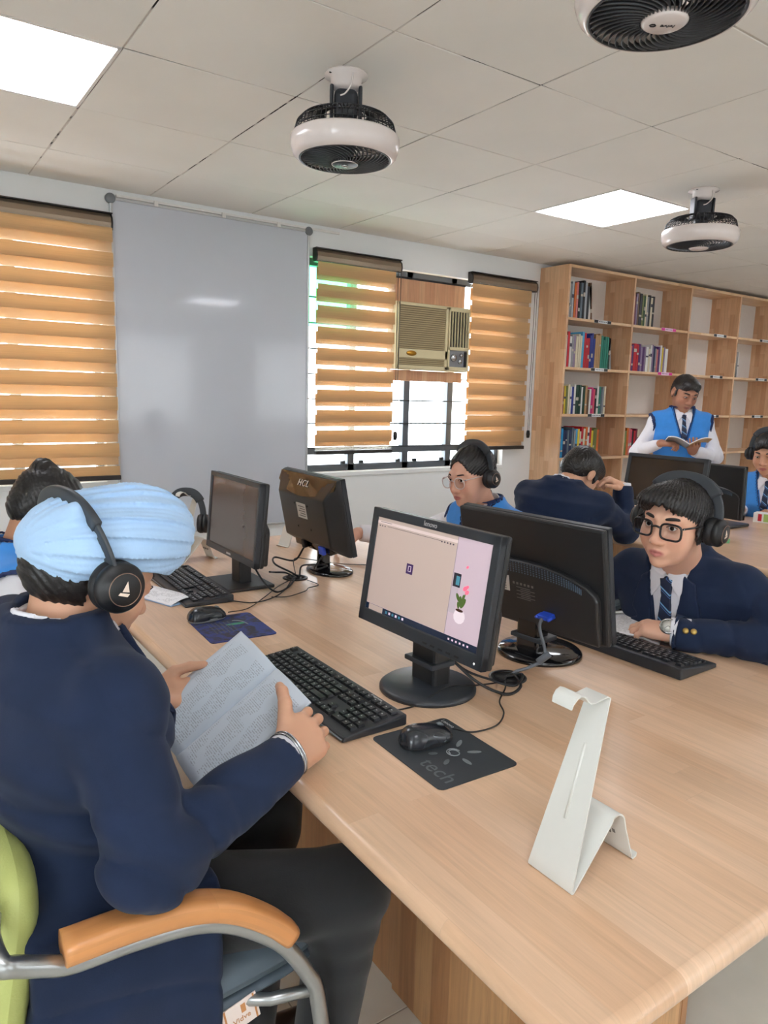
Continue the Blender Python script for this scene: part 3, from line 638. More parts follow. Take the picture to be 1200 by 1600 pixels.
def sq(name, m, u0, v0, u1, v1, z=-.0035): return quadp(put1, name, m, x0+sw*u0, y0+sh*v0, x0+sw*u1, y0+sh*v1, z, scr)
sq('browser_window', E_WIN, .0, .065, .735, 1.0)
sq('browser_bar', emit_mat('screen_bar', (206, 188, 184), .40), .0, .935, .735, .965, -.0032)
sq('address_line', emit_mat('screen_ink', (96, 84, 90), .25), .10, .915, .60, .919, -.0031)
for k in range(5): sq('toolbar_icon', MATS['screen_ink'], .60+k*.024, .905, .612+k*.024, .920, -.0031)
for k in range(3): sq('toolbar_icon', MATS['screen_ink'], .02+k*.025, .905, .030+k*.025, .918, -.0031)
sq('tab_title', MATS['screen_ink'], .03, .952, .14, .957, -.0031)
sq('page_icon', emit_mat('screen_purple', (62, 38, 82), .35), .335, .50, .395, .605, -.0031)
for a in ((.352, .525, .356, .58), (.352, .577, .378, .583), (.374, .525, .378, .583), (.352, .525, .378, .53)): sq('page_icon_line', emit_mat('screen_pale', (210, 190, 205), .4), *a, -.003)
sq('window_edge', emit_mat('screen_shadow', (150, 136, 142), .3), .733, .065, .737, 1.0, -.0033)
sq('taskbar', emit_mat('screen_taskbar', (22, 34, 56), .3), 0, 0, 1, .062, -.0032)
for k in range(6): sq('taskbar_icon', MATS['screen_pale'] if k % 2 else emit_mat('screen_teal', (70, 130, 150), .35), .20+k*.032, .018, .217+k*.032, .044, -.003)
for k in range(6): sq('tray_icon', MATS['screen_pale'], .77+k*.03, .022, .783+k*.03, .04, -.003)
sq('search_box', MATS['screen_window'], .03, .0, .17, .06, -.003)
sq('wallpaper_phone', emit_mat('screen_dark', (40, 38, 48), .2), .742, .53, .80, .66); sq('wallpaper_phone_face', MATS['screen_teal'], .765, .55, .793, .635, -.0033); sq('wallpaper_shelf', emit_mat('screen_grey', (176, 162, 170), .4), .738, .28, .79, .53, -.0034)
E_PINK = emit_mat('screen_pink', (232, 104, 130), .45); E_LEAF = emit_mat('screen_leaf', (74, 96, 44), .35); E_POT = emit_mat('screen_pot', (214, 200, 206), .45)
def blob(name, m, u, v, ru, rv, rot=0, z=-.0031, n=12):
    pts = []
    for k in range(n):
        a = 2*math.pi*k/n; px, py = ru*sw*math.cos(a), rv*sw*math.sin(a); pts.append((x0+sw*u+px*math.cos(rot)-py*math.sin(rot), y0+sh*v+px*math.sin(rot)+py*math.cos(rot)))
    return put1(MB().prism(pts, z-.0002, z), name, m, scr)
blob('wallpaper_pot', E_POT, .83, .27, .045, .04); blob('wallpaper_soil', emit_mat('screen_soil', (62, 34, 26), .3), .825, .325, .03, .008, 0, -.003)
for u, v, a, l in ((.80, .44, 2.2, .026), (.822, .41, 1.7, .03), (.845, .40, 1.1, .032), (.81, .37, 1.9, .02), (.84, .45, 1.4, .02)): blob('wallpaper_leaf', E_LEAF, u, v, l, l*.42, a, -.0029)
for u, v, r in ((.845, .54, .018), (.862, .51, .016), (.838, .74, .01), (.86, .56, .012)): blob('wallpaper_flower', E_PINK, u, v, r, r*.7, .6, -.0029)
blob('wallpaper_stem', MATS['screen_leaf'], .85, .47, .003, .03, -.2, -.003)
bt = MB()
for k in range(5): bt.box((w1*.18+k*.026, -h1+.010, .0006), (.013, .004, .0016))
put1(bt, 'button_row', M_DARK)
put1(MB().lathe([(.003, 0), (0, .001)], 8, Matrix.Translation((w1*.90, -h1+.012, .0004))), 'power_light', mat('led_white', (220, 220, 220), .4, emit=.6))

m2, P2, put2, w2, h2 = monitor((1.31, -.595), .098, .2, .985, .456, .297, -.03, 'wide black monitor seen from behind, facing the boy with a wristwatch', 'disc', 'flat', gloss=True, t=.055, shiftl=.0)
put2(MB().box2((.05, -.055, -.0562), (.105, -.012, -.0552)), 'sticker', M_STK)
s_ = MB()
for k in range(6): s_.box((.035-k*.012, -.028, -.0557), (.006, .006, .001))
for k in range(7): s_.box((.005-(k % 2)*.014, -.038-.005*k, -.0557), (.045, .0015, .001))
put2(s_, 'rear_print', M_INK)
for k in range(5): put2(MB().box2((.06, -.02-.007*k, -.0566), (.095-.006*(k % 3), -.0225-.007*k, -.0561)), 'sticker_print', M_INK)
put2(MB().box((-.072, -h2*.62, -.066), (.036, .012, .03)), 'vga_plug', M_VGA, bevel=.003)
for s in (-1, 1): put2(MB().lathe([(.0045, 0), (.004, .024), (0, .026)], 10, Matrix.Translation((-.072+s*.019, -h2*.62, -.06)) @ Matrix.Rotation(math.pi, 4, 'X')), 'plug_screw', M_VGA)
m3, P3, put3, w3, h3 = monitor((.905, .44), math.radians(179.5), .085, .99, .43, .278, .03, 'switched-off monitor reflecting brown, on the far left of the near table', 'square', 'flat', bez=.016)
put3(MB().box2((-.018, -h3+.008, .0002), (.018, -h3+.014, .0008)), 'brand_badge', M_LOGO)
m4, P4, put4, w4, h4 = monitor((1.275, .45), -.016, .2, .99, .44, .285, -.04, 'black monitor seen from behind with large silver letters', 'oval', 'pyramid', t=.078, logo='HCL', base_r=.105)
put4(MB().box2((-.035, -.012, -.0795), (.035, .045, -.0775)), 'sticker', M_STK)
for k in range(5): put4(MB().box2((-.028, .035-.009*k, -.0800), (.022-.01*(k % 2), .0315-.009*k, -.0794)), 'sticker_print', M_INK)
put4(MB().box((-.095, -h4*.86, -.072), (.034, .03, .014)), 'vga_plug', M_VGA, bevel=.003)
put4(MB().box((.04, -h4*.84, -.072), (.022, .032, .016)), 'power_plug', M_DARK, bevel=.003)
monitor((3.27, .39), math.radians(183.7), .16, 1.005, .449, .278, .035, 'switched-off black monitor in front of the standing boy', 'square', 'flat', bez=.02, screen=mat('screen_off_dark', (44, 38, 36), .2))
monitor((3.70, .40), .0, .06, .945, .44, .29, -.02, 'black monitor seen from behind on the second table, beside the typing boy', 'low', 'flat', t=.045)

# ------------------------------------------------------------------ keyboards
M_KB = mat('keyboard_body', (40, 43, 48), .42); M_KEY = mat('keycap', (30, 32, 36), .38); M_KEYP = mat('keycap_print', (196, 198, 200), .6); M_KBL = mat('keyboard_silver_edge', (110, 118, 124), .35, metal=.4)
def keyboard(loc, rz, lab, single=True, L=.455, D=.158, thick=.016, profile='flat'):
    """long axis local y; typist sits on the -x side (rz turns it)"""
    t = empty('keyboard', (loc[0], loc[1], TZ), rz, lab, 'keyboard', 'keyboards on the tables')
    tl = .03; zf, zb = thick*.62, thick*1.5
    sec = [(-D/2, 0), (D/2, 0), (D/2, zb), (-D/2+.004, zf)]
    Mx = Matrix(((1, 0, 0, 0), (0, 0, 1, 0), (0, 1, 0, 0), (0, 0, 0, 1)))
    MB().prism(sec, -L/2, L/2, Mx).build('body', M_KB, t, bevel=.004, seg=3)
    MB().box((-D/2+.0, 0, zf*.55), (.004, L*.985, .004)).build('front_edge', M_KBL, t, bevel=.001)
    slope = (zb-zf)/D; kz = lambda x: zf+(x+D/2)*slope
    P_ = .0187; key = None; meshes = {}
    def km(w):
        w = round(w, 4)
        if w not in meshes:
            a, b, hh = .0082, w/2-.0012, .0062; c, d = a*.78, b-.0018
            meshes[w] = MB().add([(-a, -b, 0), (a, -b, 0), (a, b, 0), (-a, b, 0), (-c, -d, hh), (c, -d, hh), (c, d, hh), (-c, d, hh)], [(3, 2, 1, 0), (4, 5, 6, 7), (0, 1, 5, 4), (1, 2, 6, 5), (2, 3, 7, 6), (3, 0, 4, 7)]).mesh('key', M_KEY)
        return meshes[w]
    left = L/2-.012    # typist's left end is +y when facing +x
    rows = [(.060, [(0, 1)]+[(2+i, 1) for i in range(4)]+[(6.5+i, 1) for i in range(4)]+[(11+i, 1) for i in range(4)]+[(15.3+i, 1) for i in range(3)]+[(18.6+i, 1) for i in range(4)]),
            (.036, [(i, 1) for i in range(13)]+[(13, 2)]+[(15.3+i, 1) for i in range(3)]+[(18.6+i, 1) for i in range(4)]),
            (.0175, [(0, 1.5)]+[(1.5+i, 1) for i in range(12)]+[(13.5, 1.5)]+[(15.3+i, 1) for i in range(3)]+[(18.6+i, 1) for i in range(4)]),
            (-.001, [(0, 1.75)]+[(1.75+i, 1) for i in range(11)]+[(12.75, 2.25)]+[(18.6+i, 1) for i in range(3)]),
            (-.0195, [(0, 2.25)]+[(2.25+i, 1) for i in range(10)]+[(12.25, 2.75)]+[(16.3, 1)]+[(18.6+i, 1) for i in range(4)]),
            (-.038, [(0, 1.25), (1.25, 1.25), (2.5, 1.25), (3.75, 6.25), (10, 1.25), (11.25, 1.25), (12.5, 1.25), (13.75, 1.25)]+[(15.3+i, 1) for i in range(3)]+[(18.6, 2), (20.6, 1), (21.6, 1)])]
    joined = MB(); pr = MB(); sc_ = (L-.024)/(22.7*P_); P_ *= sc_
    for x, ks in rows:
        x -= .004
        for u, w in ks:
            y = left-(u+w/2)*P_; z = kz(x)-.0005
            if single: link('key', km(w*P_), t, loc=(x, y, z), rot=(0, -math.atan(slope), 0))
            else: joined.box((x, y, z+.0028), (.0158, w*P_-.0022, .0056))
            if w < 2.3: pr.box((x+.002, y+.0025, z+.0061 if single else z+.0058), (.0045, .0035, .0006))
    if not single: joined.build('key_bed', M_KEY, t)['kind'] = 'stuff'
    pr.build('key_print', M_KEYP, t)['kind'] = 'stuff'
    MB().box((.045, -L/2+.10, kz(.045)+.001), (.004, .06, .001)).box((D/2-.016, -L/2+.05, kz(D/2-.016)+.0006), (.012, .02, .001)).build('status_strip', M_DARK, t)
    return t
kb1 = keyboard((.672, -.522), .0, 'black keyboard between the reading boy\'s book and the browser-showing monitor', L=.478, D=.155)
lettering('lenovo_cap', M_LOGO, kb1, Matrix.Translation((.068, -.14, .0243)) @ Matrix.Rotation(-math.pi/2, 4, 'Z') @ Matrix.Diagonal((.014, .014, .02, 1)), 'brand_lettering')
keyboard((1.535, -.69), math.pi+.03, 'black keyboard with tall front edge, beside the wristwatch arm', L=.45, D=.165, thick=.02)
keyboard((.728, .475), -.035, 'black keyboard in front of the switched-off monitor on the far left', single=False, L=.462)

# ------------------------------------------------------------------ mouse pads and mice
def pad_prism(cx, cy, lx, ly, r=.012, n=5):
    pts = []
    for sx, sy, a0 in ((1, 1, 0), (-1, 1, 90), (-1, -1, 180), (1, -1, 270)):
        for k in range(n+1):
            a = math.radians(a0+90*k/n); pts.append((cx+sx*(lx/2-r)+r*math.cos(a), cy+sy*(ly/2-r)+r*math.sin(a)))
    return pts
t = empty('mouse_pad', (.742, -.886, TZ), -.03, 'black mouse pad with shiny sun doodle, under the mouse nearest the viewer', 'mouse pad')
MB().prism(pad_prism(0, 0, .183, .226), 0, .002).build('pad', mat('pad_black', (48, 53, 58), .5, var=.05, vscale=60), t, bevel=.0006)
M_FOIL = mat('foil_print', (150, 156, 160), .3, metal=.5); M_FOILD = mat('foil_print_dim', (92, 98, 102), .45)
R90 = Matrix.Rotation(-math.pi/2, 4, 'Z')
lettering('tech', M_FOILD, t, Matrix.Translation((-.055, -.058, .0018)) @ R90 @ Matrix.Diagonal((.05, .046, .02, 1)), 'print_word')
lettering('lenovo_cap', M_LOGO, t, Matrix.Translation((.078, .085, .0018)) @ R90 @ Matrix.Diagonal((.013, .013, .02, 1)), 'brand_lettering')
MB().tube([(.012+.014*math.cos(a*.45)*(1-.02*a), -.018+.016*math.sin(a*.45)*(1-.02*a), .0022) for a in range(22)], .0011, 5).build('print_spiral', M_FOIL, t)
for a, l in ((2.2, .03), (1.1, .028), (.0, .026), (-1.0, .022), (-2.0, .018)):
    c = Vector((.012+.04*math.sin(a), -.018-.04*math.cos(a), .0021)); d = Vector((math.sin(a), -math.cos(a), 0))
    MB().prism([(l/2*math.cos(k*math.pi/6), .0045*math.sin(k*math.pi/6)) for k in range(12)], 0, .0006, frame_m(c, d, (-d.y, d.x, 0))).build('print_ray', M_FOIL if l > .025 else M_FOILD, t)
def mouse(loc, rz, lab, body, base, s=1.):
    t = empty('computer_mouse', (loc[0], loc[1], loc[2]), rz, lab, 'mouse', 'computer mice'); n, m = 25, 18; V = []; F = []
    for i in range(n):
        u = i/(n-1)
        for j in range(m):
            a = math.pi*j/(m-1); c_ = 2*u-1; x = .056*c_*s
            wd = .0315*max(0, 1-c_**4)**.42*(1-.10*math.exp(-((c_-.15)/.35)**2))*s; hh = .031*max(0, 1-abs(c_)**3.2)**.5*(1-.26*c_)*s
            V.append((x, wd*math.cos(a), .006+hh*max(0, math.sin(a))**.85))
    for i in range(n-1):
        for j in range(m-1): F.append((i*m+j, i*m+j+1, (i+1)*m+j+1, (i+1)*m+j))
    MB().add(V, F, True).build('shell', body, t)
    pts = [(.0545*s*math.copysign(abs(math.cos(a))**.75, math.cos(a)), .030*s*math.copysign(abs(math.sin(a))**.8, math.sin(a))) for a in [k*math.pi/16 for k in range(32)]]
    MB().prism(pts, 0, .0085).build('base', base, t, bevel=.002)
    MB().lathe([(.009, -.003), (.009, .003)], 16, Matrix.Translation((.030*s, 0, .0255*s)) @ Matrix.Rotation(math.pi/2, 4, 'X')).build('scroll_wheel', M_KBL, t)
    MB().tube([(.056*c_*s, 0, .0062+.031*(1-abs(c_)**3.2)**.5*(1-.26*c_)*s) for c_ in (.15, .3, .45, .6, .75, .87)], .0007, 5).build('button_split', M_DARK, t)
    return t
M_MS = mat('mouse_black_satin', (32, 36, 42), .25, coat=.2); M_MS2 = mat('mouse_side_grey', (120, 122, 124), .35)
mouse((.735, -.842, TZ+.002), -.10, 'black optical mouse on the black mouse pad', M_MS, M_DARK)
t = empty('mouse_pad', (.69, .005, TZ), -.06, 'blue and dark patterned mouse pad beside the far-left keyboard', 'mouse pad')
def pad_pattern():
    m = mat('pad_blue_pattern', (52, 62, 120), .5, var=.0); nt = m.node_tree; b = nt.nodes['Principled BSDF']
    for l in list(b.inputs['Base Color'].links): nt.links.remove(l)
    tc = nt.nodes.new('ShaderNodeTexCoord'); n = nt.nodes.new('ShaderNodeTexNoise'); n.inputs['Scale'].default_value = 26; n.inputs['Detail'].default_value = 6; n.inputs['Distortion'].default_value = 1.5
    nt.links.new(tc.outputs['Object'], n.inputs['Vector']); r = nt.nodes.new('ShaderNodeValToRGB'); r.color_ramp.elements[0].position = .42; r.color_ramp.elements[1].position = .56
    r.color_ramp.elements[0].color = (*lin((46, 46, 58)), 1); r.color_ramp.elements[1].color = (*lin((48, 62, 128)), 1)
    nt.links.new(n.outputs['Fac'], r.inputs[0]); nt.links.new(r.outputs[0], b.inputs['Base Color']); return m
MB().prism(pad_prism(0, 0, .19, .225), 0, .002).build('pad', pad_pattern(), t, bevel=.0006)
MB().prism([(.03*math.cos(k*math.pi/8)+.02, .008*math.sin(k*math.pi/8)+.02) for k in range(16)], .0021, .0024).build('print_swoosh', mat('print_green', (60, 150, 110), .35), t)
MB().tube([(.02+.03*math.cos(a*.2), .0+.05*math.sin(a*.2), .0024) for a in range(9)], .0014, 5).build('print_swoosh', M_FOIL, t)
pt = MB()
for i in range(6):
    for j in range(9): pt.box((-.055+i*.012, -.04+j*.011, .0023), (.004, .006, .0005))
pt.build('print_marks', M_FOILD, t)['kind'] = 'stuff'
mouse((.655, .105, TZ+.002), .12, 'black and grey mouse beside the far-left keyboard', M_MS, M_MS2, 1.05)

# ------------------------------------------------------------------ bent-sheet headphone stands
M_ST = mat('stand_white_powdercoat', (212, 212, 206), .42)
def stand(loc, rz, lab):
    """profile in the local x-z plane (upright leans to +x), sheet width along y"""
    t = empty('headphone_stand', (loc[0], loc[1], TZ), rz, lab, 'headphone stand', 'white bent sheet headphone stands')
    prof = [(.018, .268, .036), (.024, .275, .037), (.034, .274, .037), (.042, .264, .038), (.050, .262, .038), (.078, .270, .038), (.082, .266, .039)]
    # hook (toward -x) then upright down to the front fold
    prof = [(.002, .2585, .034), (.004, .2660, .036), (.010, .2725, .038), (.018, .2755, .038), (.026, .2725, .038), (.033, .2650, .038), (.040, .2600, .038), (.050, .2590, .038), (.074, .2620, .038), (.0795, .259, .039)]
    n = 14
    for k in range(1, n+1):
        s = k/n; prof.append((.0795-.0785*s, .259-.255*s, .039+.043*s))
    prof += [(.0012, .0016, .082), (.004, .0008, .082), (.007, .003, .081)]
    for k in range(1, 8):
        s = k/7; prof.append((.007+.075*s, .003+.075*s, .081-.006*s))
    for k in range(1, 8):
        a = math.radians(140-k*17); prof.append((.094+.017*math.cos(a), .069+.017*math.sin(a), .074))
    for k in range(1, 7):
        s = k/6; prof.append((.111+.026*s, .068-.064*s, .074-.002*s))
    prof += [(.139, .0015, .072), (.143, .0008, .071), (.150, .0010, .068), (.1535, .004, .064)]
    th = .0022; V = []; F = []; m = len(prof)
    for i, (x, z, w) in enumerate(prof):
        a = prof[max(i-1, 0)]; b = prof[min(i+1, m-1)]; tx, tz = b[0]-a[0], b[1]-a[1]; L_ = math.hypot(tx, tz); nx, nz = -tz/L_*th/2, tx/L_*th/2
        V += [(x+nx, -w/2, z+nz), (x+nx, w/2, z+nz), (x-nx, w/2, z-nz), (x-nx, -w/2, z-nz)]
    V = [(x, y, max(z, 0.0001)) for x, y, z in V]
    for i in range(m-1):
        for k in range(4): F.append((4*i+k, 4*i+(k+1) % 4, 4*i+4+(k+1) % 4, 4*i+4+k))
    F += [(0, 1, 2, 3), (4*m-1, 4*m-2, 4*m-3, 4*m-4)]
    me = MB().add(V, F, False).mesh('sheet', M_ST); me.polygons.foreach_set('use_smooth', [True]*len(me.polygons)); me.set_sharp_from_angle(angle=math.radians(50)); link('sheet', me, t)
    d = Vector((-.0785, 0, -.255)).normalized(); nrm = Vector((-d.z, 0, d.x)); nrm = -nrm if nrm.x > 0 else nrm
    a = Vector((.0585, 0, .19)); c = Vector((.026, 0, .085))
    MB().tube([a+nrm*.0012, c+nrm*.0012], .0022, 8).build('pressed_rib', M_ST, t)
    for k in range(6): MB().box((.1215+.0, .0-.012+.008*k, .040-.003*(k % 2)), (.0015, .005, .007), Matrix.Rotation(-.385, 3, 'Y')).build('print_mark', M_INK, t)
    return t
stand((.633, -1.257), 0.0, 'white bent-metal headphone stand, empty, at the near corner of the table')
stand((.83, .86), .1, 'white bent-metal headphone stand carrying headphones at the far end of the table')
stand((1.46, .96), math.pi+.2, 'white bent-metal stand half hidden behind the silver-lettered monitor')
stand((3.02, .84), -.2, 'white bent-metal headphone stand on the second table behind the slumped boy')

# ------------------------------------------------------------------ cables
M_CAB = mat('cable_black', (16, 16, 18), .45); M_CABG = mat('cable_grey', (92, 96, 102), .45)
def cable(pts, r, lab, m=M_CAB, grp='computer cables on the near table'):
    o = MB().tube(smooth_path(pts, 8), r, 7).build('cable', m); tag(o, lab, 'cable', grp); return o
g1 = Vector((1.11, -.682, 0)); z = TZ+.004
pv = P2 @ Vector((-.072, -h2*.62, -.085)); vg = m2.matrix_basis @ pv
cable([vg, vg+Vector((-.015, -.01, -.02)), (1.195, -.72, .80), (1.16, -.705, .775), (1.13, -.69, .765), (1.118, -.684, .752)], .0042, 'grey display cable hanging from the blue plug to the near grommet', M_CABG)
MB_f = MB().tube([(1.205, -.724, .806), (1.178, -.713, .786)], .0085, 12); tag(MB_f.build('ferrite_choke', M_CABG), 'dark cylinder choke on the grey display cable', 'cable choke')
cable([(.89, -.60, .90), (.95, -.66, .82), (.985, -.715, .775), (1.03, -.76, z), (1.09, -.745, z), (1.115, -.70, .762), (1.11, -.68, .753)], .0036, 'thick black cable looping from under the browser-showing monitor to the grommet')
cable([(.93, -.60, .88), (.99, -.64, .79), (1.04, -.70, .765), (1.075, -.74, .758), (1.12, -.72, .77), (1.105, -.685, .753)], .003, 'second black cable curling beside the near grommet')
cable([(.745, -.70, .757), (.82, -.70, z), (.90, -.705, .78), (.99, -.705, .765), (1.07, -.70, z), (1.10, -.688, .753)], .0018, 'thin keyboard cable crossing the round monitor foot')
cable([(.795, -.85, .768), (.84, -.862, z), (.90, -.865, z), (.955, -.83, z), (.99, -.78, z), (1.05, -.735, z), (1.095, -.69, .753)], .0018, 'thin mouse cable curving from the near mouse to the grommet')
cable([(.90, .40, .90), (.92, .30, .80), (.96, .27, z), (1.02, .30, z), (1.08, .37, z), (1.105, .408, .753)], .0034, 'black cable looping from the switched-off monitor to the far grommet')
cable([(1.0, .40, .79), (1.04, .44, .775), (1.08, .43, .77), (1.108, .414, .753)], .0034, 'short black cable behind the switched-off monitor')
cable([(.78, .24, .758), (.84, .19, z), (.92, .21, z), (1.0, .28, z), (1.07, .36, .765), (1.112, .41, .753)], .002, 'thin keyboard cable sweeping over the table to the far grommet')
cable([(.72, .10, .765), (.80, .14, z), (.90, .23, z), (1.0, .33, z), (1.09, .40, .753)], .0016, 'thin mouse cable from the blue patterned pad')
cable([(1.13, .36, .753), (1.13, .28, z), (1.08, .26, z), (1.05, .23, z), (.97, .20, z), (.92, .22, z)], .0016, 'thin loop of cable beside the far grommet')
v4 = m4.matrix_basis @ (P4 @ Vector((.04, -h4*.95, -.078)))
cable([v4, v4+Vector((-.03, .02, -.05)), (1.10, .56, .80), (1.07, .50, .79), (1.10, .43, .77), (1.125, .412, .753)], .0036, 'thick power cable hanging from the silver-lettered monitor to the far grommet')
v5 = m4.matrix_basis @ (P4 @ Vector((-.095, -h4*1.0, -.075)))
cable([v5, v5+Vector((-.02, .02, -.05)), (1.235, .40, .785), (1.19, .42, .79), (1.15, .44, .785), (1.13, .42, .753)], .0032, 'black display cable arching over the oval monitor foot')
cable([(1.46, .44, z), (1.36, .52, z), (1.24, .54, .78), (1.15, .50, .80), (1.12, .43, .755)], .0016, 'thin cable running behind the oval monitor foot')

# ------------------------------------------------------------------ small things on the tables
def print_mat(name, paper, ink=(70, 72, 80), s=1.):
    """flat print: ragged rows of text on paper, in UV space"""
    m = mat(name, paper, .7); nt = m.node_tree; b = nt.nodes['Principled BSDF']; L = nt.links; N = nt.nodes.new
    for l in list(b.inputs['Base Color'].links): L.remove(l)
    uv = N('ShaderNodeUVMap'); uv.uv_map = 'UVMap'; sp = N('ShaderNodeSeparateXYZ'); L.new(uv.outputs[0], sp.inputs[0])
    def math_(op, a, b_=None, c_=None):
        n = N('ShaderNodeMath'); n.operation = op
        for i, v in enumerate((a, b_, c_)):
            if v is None: continue
            if isinstance(v, (int, float)): n.inputs[i].default_value = v
            else: L.new(v, n.inputs[i])
        return n.outputs[0]
    rows = 44*s; v = math_('MULTIPLY', sp.outputs[1], rows); fr = math_('FRACT', v); line = math_('MULTIPLY', math_('GREATER_THAN', fr, .35), math_('LESS_THAN', fr, .75))
    row = math_('FLOOR', v); cb = N('ShaderNodeCombineXYZ'); L.new(math_('MULTIPLY', sp.outputs[0], 34*s), cb.inputs[0]); L.new(math_('MULTIPLY', row, 3.7), cb.inputs[1])
    n1 = N('ShaderNodeTexNoise'); n1.inputs['Scale'].default_value = 1.0; n1.inputs['Detail'].default_value = 2; L.new(cb.outputs[0], n1.inputs['Vector']); word = math_('GREATER_THAN', n1.outputs['Fac'], .47)
    n2 = N('ShaderNodeTexNoise'); n2.inputs['Scale'].default_value = 4.2; n2.inputs['Detail'].default_value = 1; L.new(uv.outputs[0], n2.inputs['Vector']); blk = math_('GREATER_THAN', n2.outputs['Fac'], .44)
    mg = math_('MULTIPLY', math_('MULTIPLY', math_('GREATER_THAN', sp.outputs[0], .09), math_('LESS_THAN', sp.outputs[0], .92)), math_('MULTIPLY', math_('GREATER_THAN', sp.outputs[1], .07), math_('LESS_THAN', sp.outputs[1], .93)))
    f = math_('MULTIPLY', math_('MULTIPLY', line, word), math_('MULTIPLY', blk, mg)); f = math_('MULTIPLY', f, .42)
    mx = N('ShaderNodeMix'); mx.data_type = 'RGBA'; L.new(f, mx.inputs[0]); mx.inputs[6].default_value = (*lin(paper), 1); mx.inputs[7].default_value = (*lin(ink), 1); L.new(mx.outputs[2], b.inputs['Base Color'])
    return m
M_PRINT = print_mat('printed_page', (206, 216, 228), (84, 88, 100), 1.35); M_PRINT2 = print_mat('printed_page_white', (236, 236, 240), s=.7)
def page_grid(fn, m, name, parent, nu=14, nv=10, th=.004, world=True):
    """fn(u,v)->(point, normal) ; a thin curved block of pages"""
    V = []; UV = []
    for side in (0, 1):
        for j in range(nv+1):
            for i in range(nu+1):
                p, n = fn(i/nu, j/nv); p = Vector(p)-Vector(n)*(th if side else 0); V.append(p[:]); UV.append((i/nu, j/nv))
    K = (nu+1)*(nv+1); F = []
    for j in range(nv):
        for i in range(nu):
            a = j*(nu+1)+i; b, c, d = a+1, a+nu+2, a+nu+1; F.append((a, b, c, d)); F.append((K+a, K+d, K+c, K+b))
    for i in range(nu): F += [(i+1, i, K+i, K+i+1), (nv*(nu+1)+i, nv*(nu+1)+i+1, K+nv*(nu+1)+i+1, K+nv*(nu+1)+i)]
    for j in range(nv): F += [(j*(nu+1), (j+1)*(nu+1), K+(j+1)*(nu+1), K+j*(nu+1)), ((j+1)*(nu+1)+nu, j*(nu+1)+nu, K+j*(nu+1)+nu, K+(j+1)*(nu+1)+nu)]
    return link(name, np_mesh(name, V, F, m, True, uv=UV), parent, world)
# open workbook in the turbaned boy's hands (pose solved from the photograph)
BKC = Vector((.426, -.595, .796)); BX = Vector((.816, -.071, .574)); BYv = Vector((-.064, .975, .213)); BN = BX.cross(BYv).normalized()
bk = empty('open_workbook', BKC, 0, 'open printed workbook held in the turbaned boy\'s hands', 'book')
def half(sgn):
    def fn(u, v):   # u outward from spine (0..1), v along the spine from the near end to the far end
        w = .142*u; lift = .016*math.sin(math.pi*min(1, u*1.05))*(.9)+.010*u*u - (.006*math.exp(-u*14))
        p = BKC+BX*((v-.5)*.251)+BYv*(sgn*w)+BN*lift; return p, BN
    return fn
fl_, fr_ = half(1), half(-1)
page_grid(lambda u, v: fl_(1-u, v), M_PRINT, 'page', bk); page_grid(lambda u, v: fr_(u, v), M_PRINT, 'page', bk)
page_grid(lambda u, v: (fl_(1-u, v)[0]-BN*.0045, BN), mat('workbook_cover', (150, 170, 190), .5), 'cover', bk, th=.0015); page_grid(lambda u, v: (fr_(u, v)[0]-BN*.0045, BN), MATS['workbook_cover'], 'cover', bk, th=.0015)
t = empty('notebook', (.615, .40, TZ), .35, 'white and pale blue notebook lying beside the far-left keyboard', 'notebook')
MB().box((0, 0, .003), (.10, .22, .005)).build('cover', mat('cover_pale_blue', (150, 182, 220), .5), t, bevel=.001)
page_grid(lambda u, v: (Vector((-.05+.095*u, -.11+.2*v, .0062+.012*math.sin(u*2.4))), Vector((0, 0, 1))), M_PRINT2, 'page', t, th=.002, world=False)
t = empty('exercise_book', (1.66, -.55, TZ), .5, 'open white exercise book under the wristwatch boy\'s hand', 'book')
for s in (-1, 1): page_grid(lambda u, v, s=s: (Vector((-.11+.22*v, s*.15*(u if s > 0 else 1-u), .004+.016*math.sin(math.pi*min(1, .15+(u if s > 0 else 1-u)*.85))), ), Vector((0, 0, 1))), M_PRINT2, 'page', t, th=.003, world=False)
t = empty('snack_box', (4.04, .225, TZ), .25, 'small white box with red and green print on the second table', 'box')
MB().box((0, 0, .028), (.07, .16, .055)).build('carton', mat('carton_white', (232, 230, 228), .5), t, bevel=.002)
MB().box((-.0355, .045, .03), (.001, .02, .04)).build('print_red', mat('print_red', (196, 40, 60), .5), t); MB().box((-.0355, -.02, .03), (.001, .09, .044)).build('print_green', mat('print_lime', (170, 196, 110), .5), t)
t = empty('paper_slip', (3.28, .06, TZ), .5, 'small green paper slip on the second table behind the headphones', 'paper'); MB().box((0, 0, .001), (.13, .07, .0015)).build('sheet', mat('slip_green', (110, 190, 130), .6), t)
t = empty('key_ring', (3.02, .18, TZ), .2, 'dark tangle of key ring on the second table near the slumped boy\'s elbow', 'key ring')
MB().tube([(.02*math.cos(a*math.pi/8), .02*math.sin(a*math.pi/8), .003) for a in range(16)], .002, 6, closed=True).build('ring', M_CHROME, t); MB().box((.04, 0, .008), (.06, .035, .015)).build('fob', M_DARK, t, bevel=.005)

